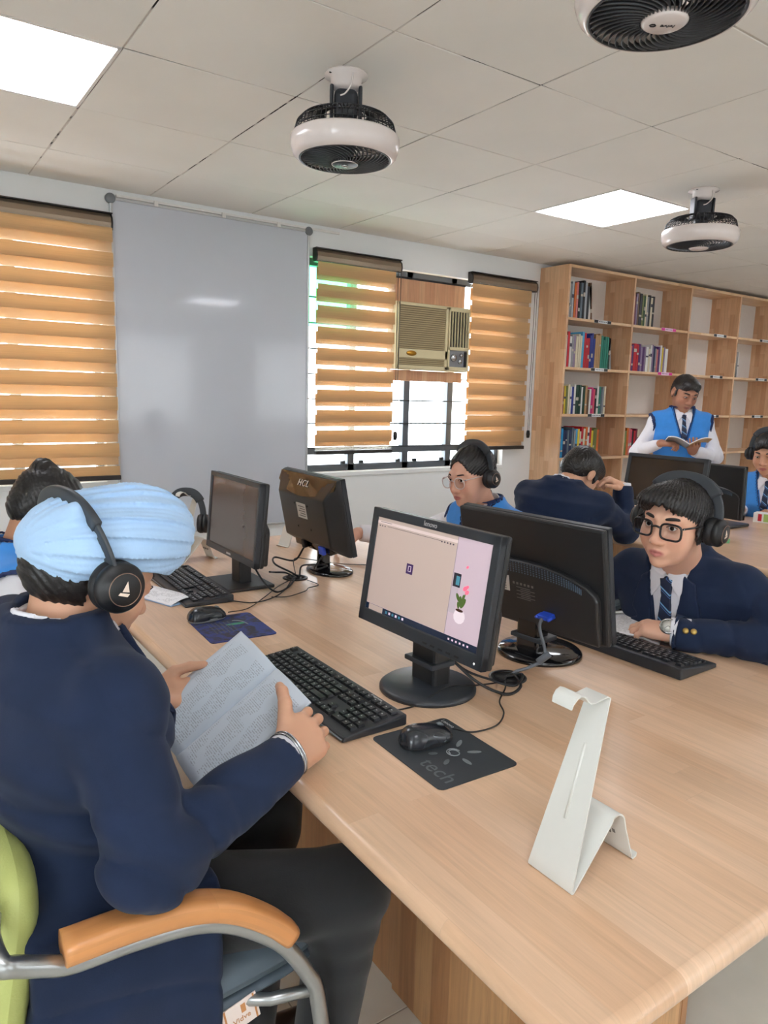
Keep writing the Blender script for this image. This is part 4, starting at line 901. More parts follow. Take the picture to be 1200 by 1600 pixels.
# ------------------------------------------------------------------ chairs
M_GRN = mat('lime_leatherette', (180, 187, 112), .5, var=.03, vscale=12, bump=.15, bscale=300); M_TUBE = mat('satin_steel_tube', (172, 174, 174), .3, metal=.9); M_ARM = wood('armrest_wood', (212, 148, 92), (204, 138, 82), 'XY', 'X', .3, 1.2, .35, grain_amt=.12); M_SHELL = mat('seat_shell_grey', (78, 90, 100), .55)
def chair(loc, rz, lab):
    """faces local +x, origin on the floor under the seat"""
    t = empty('visitor_chair', (*loc, 0), rz, lab, 'chair', 'visitor chairs with lime upholstery')
    def pad(name, m, cx, cy, cz, lx, ly, lz, rot, r=.035, crown=.02):
        n = 22; V = []; F = []
        for side in (1, -1):
            for i in range(n+1):
                for j in range(n+1):
                    u, v = -1+2*i/n, -1+2*j/n; u, v = u*(1.5-.5*u*u), v*(1.5-.5*v*v); e = (1-u**6)*(1-v**6); x, y = lx/2*u*(1-.12*v**6), ly/2*v*(1-.12*u**6)
                    V.append((x, y, side*(lz/2*max(e, 0)**.4+(crown*(1-u*u)*(1-v*v) if side > 0 else 0))))
        K = (n+1)**2
        for i in range(n):
            for j in range(n):
                a = i*(n+1)+j; F.append((a, a+n+1, a+n+2, a+1)); F.append((K+a, K+a+1, K+a+n+2, K+a+n+1))
        me = MB().add(V, F, True).mesh(name, m); me.transform(Matrix.Translation((cx, cy, cz)) @ Euler(rot).to_matrix().to_4x4()); return link(name, me, t)
    pad('seat', M_SHELL, .02, 0, .470, .48, .47, .07, (0, -.05, 0)); pad('seat_shell', M_SHELL, .02, 0, .434, .47, .46, .03, (0, -.05, 0), crown=0)
    pad('backrest', M_GRN, -.268, 0, .585, .37, .45, .07, (0, -math.pi/2+.16+math.pi, 0))
    for s in (-1, 1):
        y = s*.275; P = smooth_path([(-.28, s*.215, .735), (-.285, s*.245, .722), (-.278, y, .705), (-.262, y, .695), (-.23, y, .680), (-.195, y, .667), (-0.110, y, .661), (-0.030, y, .648), (0.030, y, .622), (0.090, y, .575), (0.130, y, .53), (0.165, y, .47), (0.184, y, .42), (0.205, y, .25), (0.212, y, .06), (0.195, y, .022), (0.140, y, .0135), (.05, y, .0135), (-.24, y, .0135)], 6)
        MB().tube(P, .0135, 12).build('frame_tube', M_TUBE, t)
        A = smooth_path([(-0.206, y, .694), (-0.110, y, .690), (-0.030, y, .677), (0.030, y, .651), (0.090, y, .604), (0.127, y, .564)], 6)
        MB().tube(A, 0, 20, flat=(.052, .036), e=.62).build('armrest', M_ARM, t, bevel=0)
        MB().tube([(.05, s*.20, .425), (.11, s*.25, .432), (.184, s*.272, .43)], .010, 8).build('seat_bracket', M_TUBE, t)
    MB().tube(smooth_path([(-.28, -.215, .735), (-.312, -.19, .74), (-.318, 0, .742), (-.312, .19, .74), (-.28, .215, .735)], 5), .0135, 10).build('back_bar', M_TUBE, t)
    MB().tube([(-.24, -.275, .0135), (-.24, .275, .0135)], .0135, 10).build('rear_foot_bar', M_TUBE, t)
    g = MB().box((.065, -.232, .414), (.062, .0015, .05), Matrix.Rotation(-.2, 3, 'Y')).build('maker_tag', mat('tag_cloth', (226, 210, 202), .7), t)
    lettering('tag_word', mat('tag_ink', (190, 130, 80), .7), g, frame_m((.067, -.2332, .406), (.98, 0, .2), (-.2, 0, .98)) @ Matrix.Diagonal((.014, .014, .01, 1)), 'tag_lettering')
    for dx in (-.026, .026): MB().box((.065+dx*.968, -.2331, .414+dx*.2), (.003, .001, .049), Matrix.Rotation(-.2, 3, 'Y')).build('tag_stripe', MATS['tag_ink'], g)
    MB().box((.069, -.2331, .425), (.008, .001, .016), Matrix.Rotation(-.2, 3, 'Y')).build('tag_emblem', MATS['tag_ink'], g)
    return t
chair((.247, -.675), .03, 'chair with lime backrest and curved wooden armrest under the turbaned boy')
chair((.02, .36), 0, 'lime chair under the girl with the hair bun')
chair((1.93, .25), math.pi, 'lime chair under the girl wearing clear spectacles')
chair((2.0, -.68), math.pi-.05, 'lime chair under the boy with the wristwatch')
chair((2.59, .44), 0.1, 'lime chair under the slumped boy at the second table')
chair((4.36, .36), math.pi, 'lime chair under the seated boy at the picture edge')
# ------------------------------------------------------------------ implicit-surface modelling for people
A3 = lambda *v: np.array(v, np.float32)
def nets(D, lo, res):
    """naive surface nets on a sampled distance grid"""
    S = D < 0; nx, ny, nz = D.shape
    c = np.zeros((nx-1, ny-1, nz-1), np.int8)
    for i in (0, 1):
        for j in (0, 1):
            for k in (0, 1): c += S[i:nx-1+i, j:ny-1+j, k:nz-1+k]
    cell = np.argwhere((c > 0) & (c < 8)); idx = np.full(c.shape, -1, np.int32); idx[tuple(cell.T)] = np.arange(len(cell))
    acc = np.zeros((len(cell), 3), np.float32); cnt = np.zeros(len(cell), np.float32)
    cor = [(i, j, k) for i in (0, 1) for j in (0, 1) for k in (0, 1)]
    val = {q: D[cell[:, 0]+q[0], cell[:, 1]+q[1], cell[:, 2]+q[2]] for q in cor}
    for a in cor:
        for ax in range(3):
            if a[ax]: continue
            b = list(a); b[ax] = 1; b = tuple(b); va, vb = val[a], val[b]; m = (va < 0) != (vb < 0)
            t = np.where(m, va/np.where(m, va-vb, 1), 0); p = np.tile(np.array(a, np.float32), (len(cell), 1)); p[:, ax] = t
            acc += p*m[:, None]; cnt += m
    V = (cell+acc/np.maximum(cnt, 1)[:, None])*res+lo
    F = []
    for ax in range(3):
        o = [1, 1, 1]; o[ax] = 0; u, v = (ax+1) % 3, (ax+2) % 3
        sl0 = [slice(1, -1)]*3; sl0[ax] = slice(0, -1); sl1 = list(sl0); sl1[ax] = slice(1, None)
        s0, s1 = S[tuple(sl0)], S[tuple(sl1)]; e = np.argwhere(s0 != s1)
        if not len(e): continue
        flip = s0[tuple(e.T)]; e = e+np.array(o); du = np.zeros(3, int); du[u] = 1; dv = np.zeros(3, int); dv[v] = 1
        g = lambda q: idx[q[:, 0], q[:, 1], q[:, 2]]
        q = np.stack([g(e-du-dv), g(e-dv), g(e), g(e-du)], 1); q[~flip] = q[~flip][:, ::-1]; F.append(q)
    F = np.concatenate(F) if F else np.zeros((0, 4), int); F = F[(F >= 0).all(1)]
    return V.astype(np.float32), F
def sdf_mesh(fn, lo, hi, res, B=8, smooth=1):
    lo = np.array(lo, np.float32); hi = np.array(hi, np.float32); n = np.ceil((hi-lo)/res/B).astype(int)
    G = np.stack(np.meshgrid(*[np.arange(k) for k in n], indexing='ij'), -1).reshape(-1, 3)
    ctr = lo+(G*B+(B-1)/2)*res; dc = fn(ctr.astype(np.float32)); D = np.repeat(np.repeat(np.repeat(np.sign(dc).reshape(n), B, 0), B, 1), B, 2).astype(np.float32)
    act = np.abs(dc) < res*B*.95+res
    off = np.stack(np.meshgrid(*[np.arange(B)]*3, indexing='ij'), -1).reshape(-1, 3)
    ga = G[act]*B
    for s in range(0, len(ga), 600):
        I = (ga[s:s+600, None, :]+off[None]).reshape(-1, 3); D[I[:, 0], I[:, 1], I[:, 2]] = fn((lo+I*res).astype(np.float32))
    D[[0, -1]] = np.abs(D[[0, -1]])+1e-4; D[:, [0, -1]] = np.abs(D[:, [0, -1]])+1e-4; D[:, :, [0, -1]] = np.abs(D[:, :, [0, -1]])+1e-4
    V, F = nets(D, lo, res)
    for _ in range(smooth):
        if not len(F): break
        E_ = np.concatenate([F[:, [0, 1]], F[:, [1, 2]], F[:, [2, 3]], F[:, [3, 0]]]); s = np.zeros_like(V); c = np.zeros(len(V), np.float32)
        for a, b in ((0, 1), (1, 0)): np.add.at(s, E_[:, a], V[E_[:, b]]); np.add.at(c, E_[:, a], 1)
        V = V*.5+.5*s/np.maximum(c, 1)[:, None]
    return V, F
def nrm(v): v = np.asarray(v, np.float32); return v/np.linalg.norm(v)
def sph(P, c, r): return np.linalg.norm(P-A3(*c), axis=1)-r
def ell(P, c, r, R=None):
    q = P-A3(*c)
    if R is not None: q = q @ R
    r = A3(*r); k0 = np.linalg.norm(q/r, axis=1); k1 = np.linalg.norm(q/(r*r), axis=1)+1e-9; return k0*(k0-1)/k1
def rc(P, a, b, ra, rb):
    a = A3(*a); ba = A3(*b)-a; pa = P-a; h = np.clip(pa @ ba/(ba @ ba), 0, 1); return np.linalg.norm(pa-h[:, None]*ba, axis=1)-(ra+(rb-ra)*h)
def su(k, *ds):
    d = ds[0]
    for e in ds[1:]:
        h = np.maximum(k-np.abs(d-e), 0)/k; d = np.minimum(d, e)-h*h*k*.25
    return d
def ss(k, d, e): return -su(k, -d, e)      # d minus e
def poly2(x, z, pts):
    """signed distance to a polygon in the (x,z) plane"""
    n = len(pts); d = np.full(x.shape, 1e9, np.float32); s = np.ones(x.shape, np.float32)
    for i in range(n):
        ax, az = pts[i]; bx, bz = pts[i-1]; ex, ez = bx-ax, bz-az; wx, wz = x-ax, z-az
        t = np.clip((wx*ex+wz*ez)/(ex*ex+ez*ez), 0, 1); d = np.minimum(d, (wx-ex*t)**2+(wz-ez*t)**2)
        c1, c2, c3 = z >= az, z < bz, ex*wz > ez*wx; fl = (c1 & c2 & c3) | (~c1 & ~c2 & ~c3); s = np.where(fl, -s, s)
    return s*np.sqrt(d)
_nr = np.random.RandomState(5); _NK = [( _nr.normal(size=(7, 3)).astype(np.float32), _nr.uniform(0, 6.28, 7).astype(np.float32)) for _ in range(6)]
def wob(P, freq, i=0):
    k, ph = _NK[i]; return np.sin(P @ (k.T*freq)+ph).mean(1)
def ik(a, b, l1, l2, pole):
    """elbow of a two-bone limb from a to b bending toward pole"""
    a, b, pole = (np.asarray(v, float) for v in (a, b, pole)); d = b-a; L = np.linalg.norm(d); u = d/L; L = min(L, (l1+l2)*.999)
    x = (l1*l1-l2*l2+L*L)/(2*L); h = math.sqrt(max(l1*l1-x*x, 1e-6)); p = pole-a; p = p-u*(p @ u); return a+u*x+p/np.linalg.norm(p)*h

SKINM = {}
def skin_mat(name, rough=.5): return mat(name, (200, 150, 120), rough, sss=.08, spec=.35, attr='tone', bump=.04, bscale=500)
M_SKIN = skin_mat('skin')
M_HAIR = mat('black_hair', (24, 21, 21), .38, spec=.5, var=.3, vscale=90, bump=.35, bscale=160, stretch=(1, .25, 1))
M_NAVY = mat('navy_wool', (30, 41, 66), .9, var=.12, vscale=14, bump=.12, bscale=700, sheen=.06, spec=.2); M_SHIRT = mat('shirt_cotton', (232, 230, 236), .8, var=.02, vscale=20, bump=.06, bscale=300); M_VEST = mat('blue_knit', (54, 134, 214), .85, var=.06, vscale=30, bump=.2, bscale=500, sheen=.15)
M_TRIM = mat('navy_knit', (28, 44, 88), .85); M_TROU = mat('black_trouser', (26, 27, 30), .9, var=.1, vscale=16, bump=.1, bscale=500, sheen=.15); M_SHOE = mat('black_shoe', (20, 20, 22), .3); M_TURB = mat('turban_muslin', (168, 200, 234), .85, var=.04, vscale=14, bump=.35, bscale=46, stretch=(1.6, .35, 1.6), sheen=.2)
M_EYEW = mat('eye_white', (226, 220, 214), .2); M_IRIS = mat('iris_dark', (42, 26, 18), .15); M_LASH = mat('brow_hair', (34, 27, 25), .7)
def tie_mat():
    m = mat('striped_tie', (26, 38, 68), .6); nt = m.node_tree; b = nt.nodes['Principled BSDF']; L = nt.links; N = nt.nodes.new
    for l in list(b.inputs['Base Color'].links): L.remove(l)
    uv = N('ShaderNodeUVMap'); uv.uv_map = 'UVMap'; dt = N('ShaderNodeVectorMath'); dt.operation = 'DOT_PRODUCT'; dt.inputs[1].default_value = (16, -24, 0); L.new(uv.outputs[0], dt.inputs[0])
    fr = N('ShaderNodeMath'); fr.operation = 'FRACT'; L.new(dt.outputs['Value'], fr.inputs[0]); r = N('ShaderNodeValToRGB'); r.color_ramp.interpolation = 'CONSTANT'
    e = r.color_ramp.elements; e[0].position = 0; e[0].color = (*lin((24, 36, 64)), 1); e[1].position = .62; e[1].color = (*lin((120, 170, 214)), 1); x = e.new(.72); x.color = (*lin((24, 36, 64)), 1); x = e.new(.82); x.color = (*lin((70, 110, 170)), 1); x = e.new(.87); x.color = (*lin((24, 36, 64)), 1)
    L.new(fr.outputs[0], r.inputs[0]); L.new(r.outputs[0], b.inputs['Base Color']); return m
M_TIE = tie_mat()

# ---- head, local frame: x = subject's right, y = forward, z = up, origin between the ears at eye level
def head_d(P, fem=False, jaw=1., nl=(0, -.05, -.19), lid=1.):
    X = np.abs(P[:, 0]); Q = P.copy(); Q[:, 0] = X
    d = su(.03, ell(P, (0, -.014, .024), (.0735, .094, .078)), ell(P, (0, .030, -.025), (.060*jaw, .062, .080)))
    d = su(.03, d, ell(P, (0, .036, -.070), (.046*jaw, .050, .042)))
    d = su(.02, d, ell(P, (0, .076, -.099), (.019, .016, .015)))
    d = su(.03, d, ell(Q, (.040, .052, -.036), (.022, .026, .026)))                       # cheeks
    d = su(.016, d, rc(Q, (.010, .086, .018), (.044, .070, .020), .010, .008))            # brow ridge
    d = ss(.018, d, ell(Q, (.031, .103, -.001), (.017, .016, .012)))                      # sockets
    d = su(.006, d, ss(.002, ell(Q, (.031, .0795, -.001), (.0158, .0135, .0128)), ell(Q, (.0315, .096, -.0015-.003*(1-lid)), (.0128, .016, .0058*lid))))   # lids
    d = su(.014, d, rc(P, (0, .084, .008), (0, .105, -.034), .0075, .0105))
    d = su(.008, d, ell(P, (0, .107, -.0385), (.0115, .011, .0095))); d = su(.006, d, ell(Q, (.0115, .097, -.042), (.0085, .0095, .0075)))
    d = ss(.003, d, ell(Q, (.0065, .103, -.0505), (.0035, .006, .003)))
    d = su(.010, d, ell(P, (0, .084, -.070), (.026, .012, .016)))                           # muzzle
    d = su(.004, d, rc(Q, (.003, .0965, -.0655), (.021, .086, -.0695), .0050, .0025)); d = su(.004, d, rc(Q, (.0, .0955, -.0765), (.019, .0855, -.0725), .0062, .0028))
    d = ss(.003, d, rc(Q, (0, .1010, -.0708), (.0215, .0885, -.0713), .0012, .0008))
    e = ss(.006, ell(Q, (.075, -.012, -.012), (.009, .020, .031), None), ell(Q, (.086, -.004, -.006), (.008, .012, .018))); d = su(.008, d, e)
    d = su(.03, d, rc(P, (0, -.022, -.05), nl, .051 if not fem else .046, .056 if not fem else .049))
    return d
def head_tone(L, tone, lips, moust=0.):
    n = len(L); c = np.tile(np.array(lin(tone), np.float32), (n, 1)); x, y, z = np.abs(L[:, 0]), L[:, 1], L[:, 2]
    lip = np.clip(1-np.sqrt((x/.023)**2+((z+.0715)/.0105)**2), 0, 1)*(y > .078); lip = np.clip(lip*3.2, 0, 1)[:, None]
    c = c*(1-lip)+np.array(lin(lips), np.float32)*lip
    red = np.clip(1-np.sqrt(((x-.04)/.03)**2+((z+.035)/.03)**2), 0, 1)*(y > 0); c = c*(1+red[:, None]*np.array([.06, -.05, -.06], np.float32))
    nose = np.clip(1-np.sqrt((x/.02)**2+((z+.04)/.022)**2), 0, 1)*(y > .08); c = c*(1+nose[:, None]*np.array([.03, -.06, -.06], np.float32))
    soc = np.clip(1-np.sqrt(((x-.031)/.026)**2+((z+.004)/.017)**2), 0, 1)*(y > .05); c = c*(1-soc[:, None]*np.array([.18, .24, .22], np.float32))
    if moust: mm = np.clip(1-np.sqrt((x/.028)**2+((z+.058)/.008)**2), 0, 1)*(y > .07); c = c*(1-moust*mm[:, None])
    sh = np.clip((z-.02)/.05, 0, 1)*(y < .04); c = c*(1-.4*sh[:, None])
    return c
def head_matrix(c, yaw, pitch, roll=0., s=1.):
    """yaw: facing direction from +x (ccw), pitch: nose down positive"""
    f = Vector((math.cos(yaw)*math.cos(pitch), math.sin(yaw)*math.cos(pitch), -math.sin(pitch))); r = Vector((math.sin(yaw), -math.cos(yaw), 0)); u = r.cross(f)
    r2 = r*math.cos(roll)+u*math.sin(roll); u2 = r2.cross(f); m = Matrix((r2*s, f*s, u2*s)).transposed().to_4x4(); m.translation = Vector(c); return m
def apply_m(M, V): m = np.array(M, np.float32); return V @ m[:3, :3].T+m[:3, 3]
def strands(P, kx=0., ky=0., kz=0., amp=.0022, f=520.):
    q = P[:, 0]*kx+P[:, 1]*ky+P[:, 2]*kz+.012*wob(P, 28, 1); return amp*np.sin(q*f+2*wob(P, 60, 2))
def hair_d(P, style):
    x, y, z = P[:, 0], P[:, 1], P[:, 2]; X = np.abs(x); Q = P.copy(); Q[:, 0] = X
    if style == 'fringe':
        d = su(.03, ell(P, (0, -.018, .026), (.080, .100, .080)), ell(P, (.012, .046, .056), (.064, .055, .040)))
        d = su(.02, d, ell(P, (.02, .072, .056), (.056, .032, .026)))
        face = ell(P, (0, .104, -.042), (.069, .078, .090))+.005*wob(P, 60, 4)-.10*x*(y > 0)+.0035*np.sin(x*300+y*120+4*wob(P, 30, 2))*(z > 0); d = ss(.010, d, face)
        d = su(.006, d, ell(Q, (.0745, .028, -.012), (.006, .012, .034)))
        low = -.045-.0*y+np.clip(-y-.02, 0, .1)*.55; d = np.maximum(d, -(z-np.where(y > .02, -.05, low)))
        d = su(.03, d, ell(P, (0, -.058, -.015), (.070, .056, .062))); d = ss(.012, d, face)
        ang = np.arctan2(x-.03, y+.05)*.10; d = d-.0016*np.sin((ang+.25*z+.006*wob(P, 26, 1))*900)-.0022*wob(P, 55, 3)-.0010*np.sin((ang+.1*z)*2300+3*wob(P, 80, 2))
    elif style in ('short', 'neat'):
        k = 1. if style == 'short' else .93
        d = su(.03, ell(P, (0, -.018, .032), (.082*k, .104*k, .084*k)), ell(P, (0, .045, .062), (.062, .050, .038)))
        d = su(.03, d, ell(P, (0, -.058, -.018), (.068*k, .056*k, .064)))
        face = ell(P, (0, .104, -.034), (.067, .068, .086)); d = ss(.010, d, face); d = su(.005, d, ell(Q, (.0745, .026, -.004), (.0055, .011, .026)))
        low = -.02-.25*np.clip(y+.10, 0, .2)*0-.05*(y < -.03); d = np.maximum(d, -(z-np.where(y > .0, -.035, -.035-np.clip(-y, 0, .1)*.75)))
        ang = np.arctan2(x, y+.06)*.09; d = d-.0016*np.sin((ang+.2*z+.006*wob(P, 26, 1))*800)-.0026*wob(P, 55, 3)
    elif style in ('parted', 'bun'):
        d = su(.03, ell(P, (0, -.016, .036), (.081, .103, .084)), ell(P, (0, -.06, -.02), (.062, .050, .06)))
        face = ell(P, (0, .105, -.014), (.0655, .070, .100)); d = ss(.010, d, face); d = np.maximum(d, -(z+.06+np.clip(-y, 0, .1)*.5)); d = np.maximum(d, -(z-(y*.95-.06)))
        d = d+.006*np.exp(-(x/.004)**2)*(y > -.02)*(style == 'parted')-strands(P, .35*np.sign(0.5), .6, 1.0, .0018, 460)
        if style == 'bun':
            d = su(.012, d, ell(P, (0, -.078, .088), (.036, .034, .030))-strands(P, 1, .4, .3, .003, 300)); d = su(.006, d, ell(P, (0, -.062, .068), (.026, .024, .024)))
        else:
            for i in range(7):
                zz = -.05-i*.026; d = su(.006, d, ell(P, (.010*(1 if i % 2 else -1)+.03, -.092-.004*i, zz), (.020, .016, .020)))
    elif style == 'nape':
        d = ell(P, (0, -.020, -.010), (.0755, .0935, .072)); d = np.maximum(d, -(z+.062+.15*np.clip(-y-.02, 0, .1))); d = np.maximum(d, z-.02); d = np.maximum(d, y-(-.028-.35*(z+.03))); d = d-strands(P, .3, .5, 1, .0015, 500)
    return d

def hand_d(P, w, f, n, side, curls, thumb=None, sc=1., spread=.0, fl=1.):
    """side: +1 right hand, -1 left; curls: 4 x (mcp,pip,dip) degrees"""
    f = nrm(f); n = np.asarray(n, float); n = nrm(n-f*(n @ f)); s = np.cross(n, f)*side; w = np.asarray(w, float)
    mcp = [w+sc*(f*a+s*b+n*c) for a, b, c in ((.086, .030, .003), (.089, .010, .006), (.084, -.011, .004), (.075, -.030, -.001))]
    d = None
    for i, m in enumerate(mcp):
        e = rc(P, w+s*(.014-.010*i)*sc, m-n*.002, .020*sc, .0135*sc); d = e if d is None else su(.016*sc, d, e)
    d = su(.012*sc, d, rc(P, w+f*.025*sc+s*.018*sc-n*.006, w+f*.06*sc+s*.026*sc-n*.010*sc, .017*sc, .013*sc)); d = su(.014*sc, d, rc(P, w+f*.02*sc-s*.020*sc-n*.006, w+f*.065*sc-s*.026*sc-n*.007*sc, .014*sc, .012*sc))
    fing = []
    for i, (m, L_) in enumerate(zip(mcp, (.072, .080, .074, .058))):
        a = 0; p = m; r0 = (.0098, .0098, .0094, .0082)[i]*sc; g = None; sp = (1.5-i)*spread
        for k, (fr, cu) in enumerate(zip((.46, .30, .26), curls[i])):
            a += math.radians(cu); dr = f*math.cos(a)-n*math.sin(a)+s*sp*math.cos(a); q = p+nrm(dr)*L_*fr*sc*fl
            e = rc(P, p, q, r0*(1-.07*k), r0*(.93-.09*k)); g = e if g is None else su(.003, g, e); p = q
        fing.append(g)
    F_ = fing[0]
    for g in fing[1:]: F_ = su(.0022, F_, g)
    d = su(.009*sc, d, F_)
    if thumb is None: thumb = [w+sc*(f*.022+s*.024-n*.006), w+sc*(f*.055+s*.048-n*.016), w+sc*(f*.085+s*.052-n*.024), w+sc*(f*.108+s*.048-n*.030)]
    d = su(.012*sc, d, rc(P, thumb[0], thumb[1], .016*sc, .0125*sc)); d = su(.004, d, rc(P, thumb[1], thumb[2], .0118*sc, .0108*sc)); d = su(.003, d, rc(P, thumb[2], thumb[3], .0108*sc, .0085*sc))
    return d
RELAX = [(18, 28, 16), (20, 32, 18), (24, 34, 20), (28, 34, 20)]; FIST = [(40, 80, 50)]*4; GRIP = [(25, 55, 35), (30, 60, 38), (34, 62, 40), (38, 60, 40)]

def person(loc, label, hm, N, pel, fyaw, sh_w, arms, legs, outfit, tone, lips, hair, hres=.003, bres=.007, fem=False, s=1., eyes=True, moust=0., jaw=1., vneck=.20, gaze=(0., 0.), seated_hem=.06, torso_w=1., noheadface=False, extra=None, hand_res=.0028, stoop=0., lid=1.):
    """arms: {+1: dict(el, wr, hand...), -1: ...}; legs: {+1: (hip, knee, ankle, toe dir)...}; outfit: 'blazer' or 'vest'"""
    root = empty('person', loc, 0, label, 'person'); W = dict(parent=root, world=True)
    N = np.asarray(N, float); pel = np.asarray(pel, float); up = nrm(N-pel).astype(float); f = np.array([math.cos(fyaw), math.sin(fyaw), 0]); r = np.array([f[1], -f[0], 0]); r = nrm(r-up*(r @ up)).astype(float); ft = np.cross(up, r); L_ = np.linalg.norm(N-pel)
    R3 = np.stack([r, ft, up]).astype(np.float32); N32 = N.astype(np.float32)
    loc3 = lambda P: (P-N32) @ R3.T
    zs = np.array([-1.25, -1.08, -.9, -.62, -.30, -.10, -.02, .06])*L_; hw = np.array([.13, .172, .165, .146, .170, .150, .085, .055])*torso_w*s; hd = np.array([.09, .118, .118, .104, .118, .090, .064, .052])*torso_w*s; yc = np.array([0, 0, .005, .01, .012-stoop, -.004-stoop*.4, .0, .0])*s
    shd = {sd: np.asarray(a.get('sh', N+r*sd*sh_w-up*.045*s+ft*a.get('fwd', 0.)), float) for sd, a in arms.items()}
    def T(P):
        q = loc3(P); z = q[:, 2]; w_ = np.interp(z, zs, hw).astype(np.float32); d_ = np.interp(z, zs, hd).astype(np.float32); c_ = np.interp(z, zs, yc).astype(np.float32)
        e = ((np.abs(q[:, 0])/w_)**2.3+(np.abs(q[:, 1]-c_)/d_)**2.3)**(1/2.3); t = (e-1)*np.minimum(w_, d_)*.92; t = np.maximum(t, -(z-zs[1])); t = np.maximum(t, z-.03)
        for sd in shd: t = su(.06*s, t, rc(P, N-up*.03*s+r*sd*.05*s-ft*stoop*.3, shd[sd], .050*s, .050*s))
        return t
    q0 = loc3
    M = hm; Mi = np.array(M.inverted(), np.float32); hs = M.to_scale()[0]
    neck_top = np.array(M @ Vector((0, -.03, -.06))); nk = nrm(neck_top-N)
    lo = lambda *pts, m=.2: np.min(pts, 0)-m; hi = lambda *pts, m=.2: np.max(pts, 0)+m
    allp = [N, pel]+[shd[k] for k in shd]
    # ---- skin: head + hands + inner body, one mesh
    parts = []; cols = []; tl = np.array(lin(tone), np.float32)
    nl = np.array(M.inverted() @ Vector((N-up*.02).tolist())); nl = nl*min(1., .21/np.linalg.norm(nl))
    V, F = sdf_mesh(lambda P: head_d(P, fem, jaw, nl, lid), (-.105, -.15, -.22), (.105, .135, .13), hres, smooth=0); cols.append(head_tone(V, tone, lips, moust)); parts.append((apply_m(M, V), F))
    for sd, a in arms.items():
        wr = np.asarray(a['wr'], float); el = np.asarray(a['el'], float); h = a.get('hand')
        if h:
            hf = np.asarray(nrm(h['f']), float)
            fn = lambda P: su(.012, hand_d(P, wr, h['f'], h['n'], sd, h.get('curls', RELAX), h.get('thumb'), h.get('sc', .93)*s, h.get('spread', .06), h.get('fl', 1.)), rc(P, el+(wr-el)*.45, wr, .034*s, .0245*s))
            c = wr+hf*.08; mn = np.minimum(np.minimum(c-.11, wr-.06), wr+(el-wr)*.55-.05); mx = np.maximum(np.maximum(c+.11, wr+.06), wr+(el-wr)*.55+.05)
            V, F = sdf_mesh(fn, mn, mx, a.get('res', hand_res), smooth=1); parts.append((V, F)); cols.append(np.tile(tl, (len(V), 1)))
    def core(P):
        d = T(P)+.012
        for sd, a in arms.items(): d = su(.03, d, rc(P, shd[sd], a['el'], .040*s, .034*s)); d = np.minimum(d, rc(P, a['el'], a['wr'], .033*s, .022*s))
        for sd, g in legs.items(): d = su(.03, d, rc(P, g[0], g[1], .065*s, .045*s)); d = np.minimum(d, rc(P, g[1], g[2], .045*s, .032*s))
        return su(.03, d, rc(P, N, neck_top, .045*s, .045*s))
    pts = allp+[np.asarray(a[k], float) for a in arms.values() for k in ('el', 'wr')]+[np.asarray(g[k], float) for g in legs.values() for k in (0, 1, 2)]+[neck_top]
    V, F = sdf_mesh(core, lo(*pts, m=.12), hi(*pts, m=.12), .013, smooth=0); parts.append((V, F)); cols.append(np.tile(tl, (len(V), 1)))
    ofs = 0; Fs = []
    for V, F in parts: Fs.append(F+ofs); ofs += len(V)
    body = link('body', np_mesh('body', np.concatenate([p[0] for p in parts]), np.concatenate(Fs), M_SKIN, True, col=np.concatenate(cols)), **W)
    # ---- eyes and brows
    if eyes:
        for sx in (-1, 1):
            e = MB().lathe([(0, .0118)]+[(.0118*math.sin(k*math.pi/12), .0118*math.cos(k*math.pi/12)) for k in range(1, 12)]+[(0, -.0118)], 20, M @ Matrix.Translation((sx*.031, .0795, -.001)) @ Matrix.Rotation(-math.pi/2, 4, 'X')).build('eye', M_EYEW, body)
            D_ = M @ Matrix.Translation((sx*.031, .0795, -.001)) @ Matrix.Rotation(gaze[0], 4, 'Z') @ Matrix.Rotation(-math.pi/2-gaze[1], 4, 'X')
            MB().lathe([(.0056, .0106), (.0045, .0117), (.002, .0122), (0, .0123)], 16, D_).build('iris', M_IRIS, body)
            pts_ = [M @ Vector((sx*.014, .0925, .0195)), M @ Vector((sx*.026, .0895, .0215)), M @ Vector((sx*.040, .0805, .0215)), M @ Vector((sx*.050, .0705, .0165))]
            pth = smooth_path(pts_, 5); nb = len(pth); MB().tube(pth, [(.0030+.0016*math.sin(math.pi*min(1, (k+2)/nb)))*(1 if not fem else .75)*hs*(1 if k < nb-1 else .4) for k in range(nb)], 7).build('eyebrow', M_LASH, body)
            pl = smooth_path([M @ Vector((sx*.0185, .0925, .0005-.004*(1-lid))), M @ Vector((sx*.026, .0945, .0052-.007*(1-lid))), M @ Vector((sx*.037, .0925, .0052-.007*(1-lid))), M @ Vector((sx*.0445, .0855, .0005-.004*(1-lid)))], 4); MB().tube(pl, .0010*hs, 5).build('eyelash', M_LASH, body)
    # ---- hair
    if hair:
        V, F = sdf_mesh(lambda P: hair_d(P, hair), (-.125, -.16, -.26), (.125, .14, .165), hres, smooth=1); link('hair', np_mesh('hair', apply_m(M, V), F, M_HAIR), **W)
    # ---- neck frame for collars
    ax = nrm(up*.55+nk*.45).astype(float); cx_ = r; cy_ = np.cross(ax, cx_); RN = np.stack([cx_, cy_, ax]).astype(np.float32)
    locn = lambda P: (P-N32) @ RN.T
    def band(P, rad, z0, z1, th, flare, ymax, front_drop=.0):
        q = locn(P); z = q[:, 2]+np.clip(q[:, 1], -.1, .1)*front_drop; rr = np.sqrt(q[:, 0]**2+(q[:, 1]*.95+.004)**2); d = np.abs(rr-(rad-flare*(z-z0)))-th; d = np.maximum(d, np.maximum(z0-z, z-z1)); return np.maximum(d, q[:, 1]-ymax)*.8
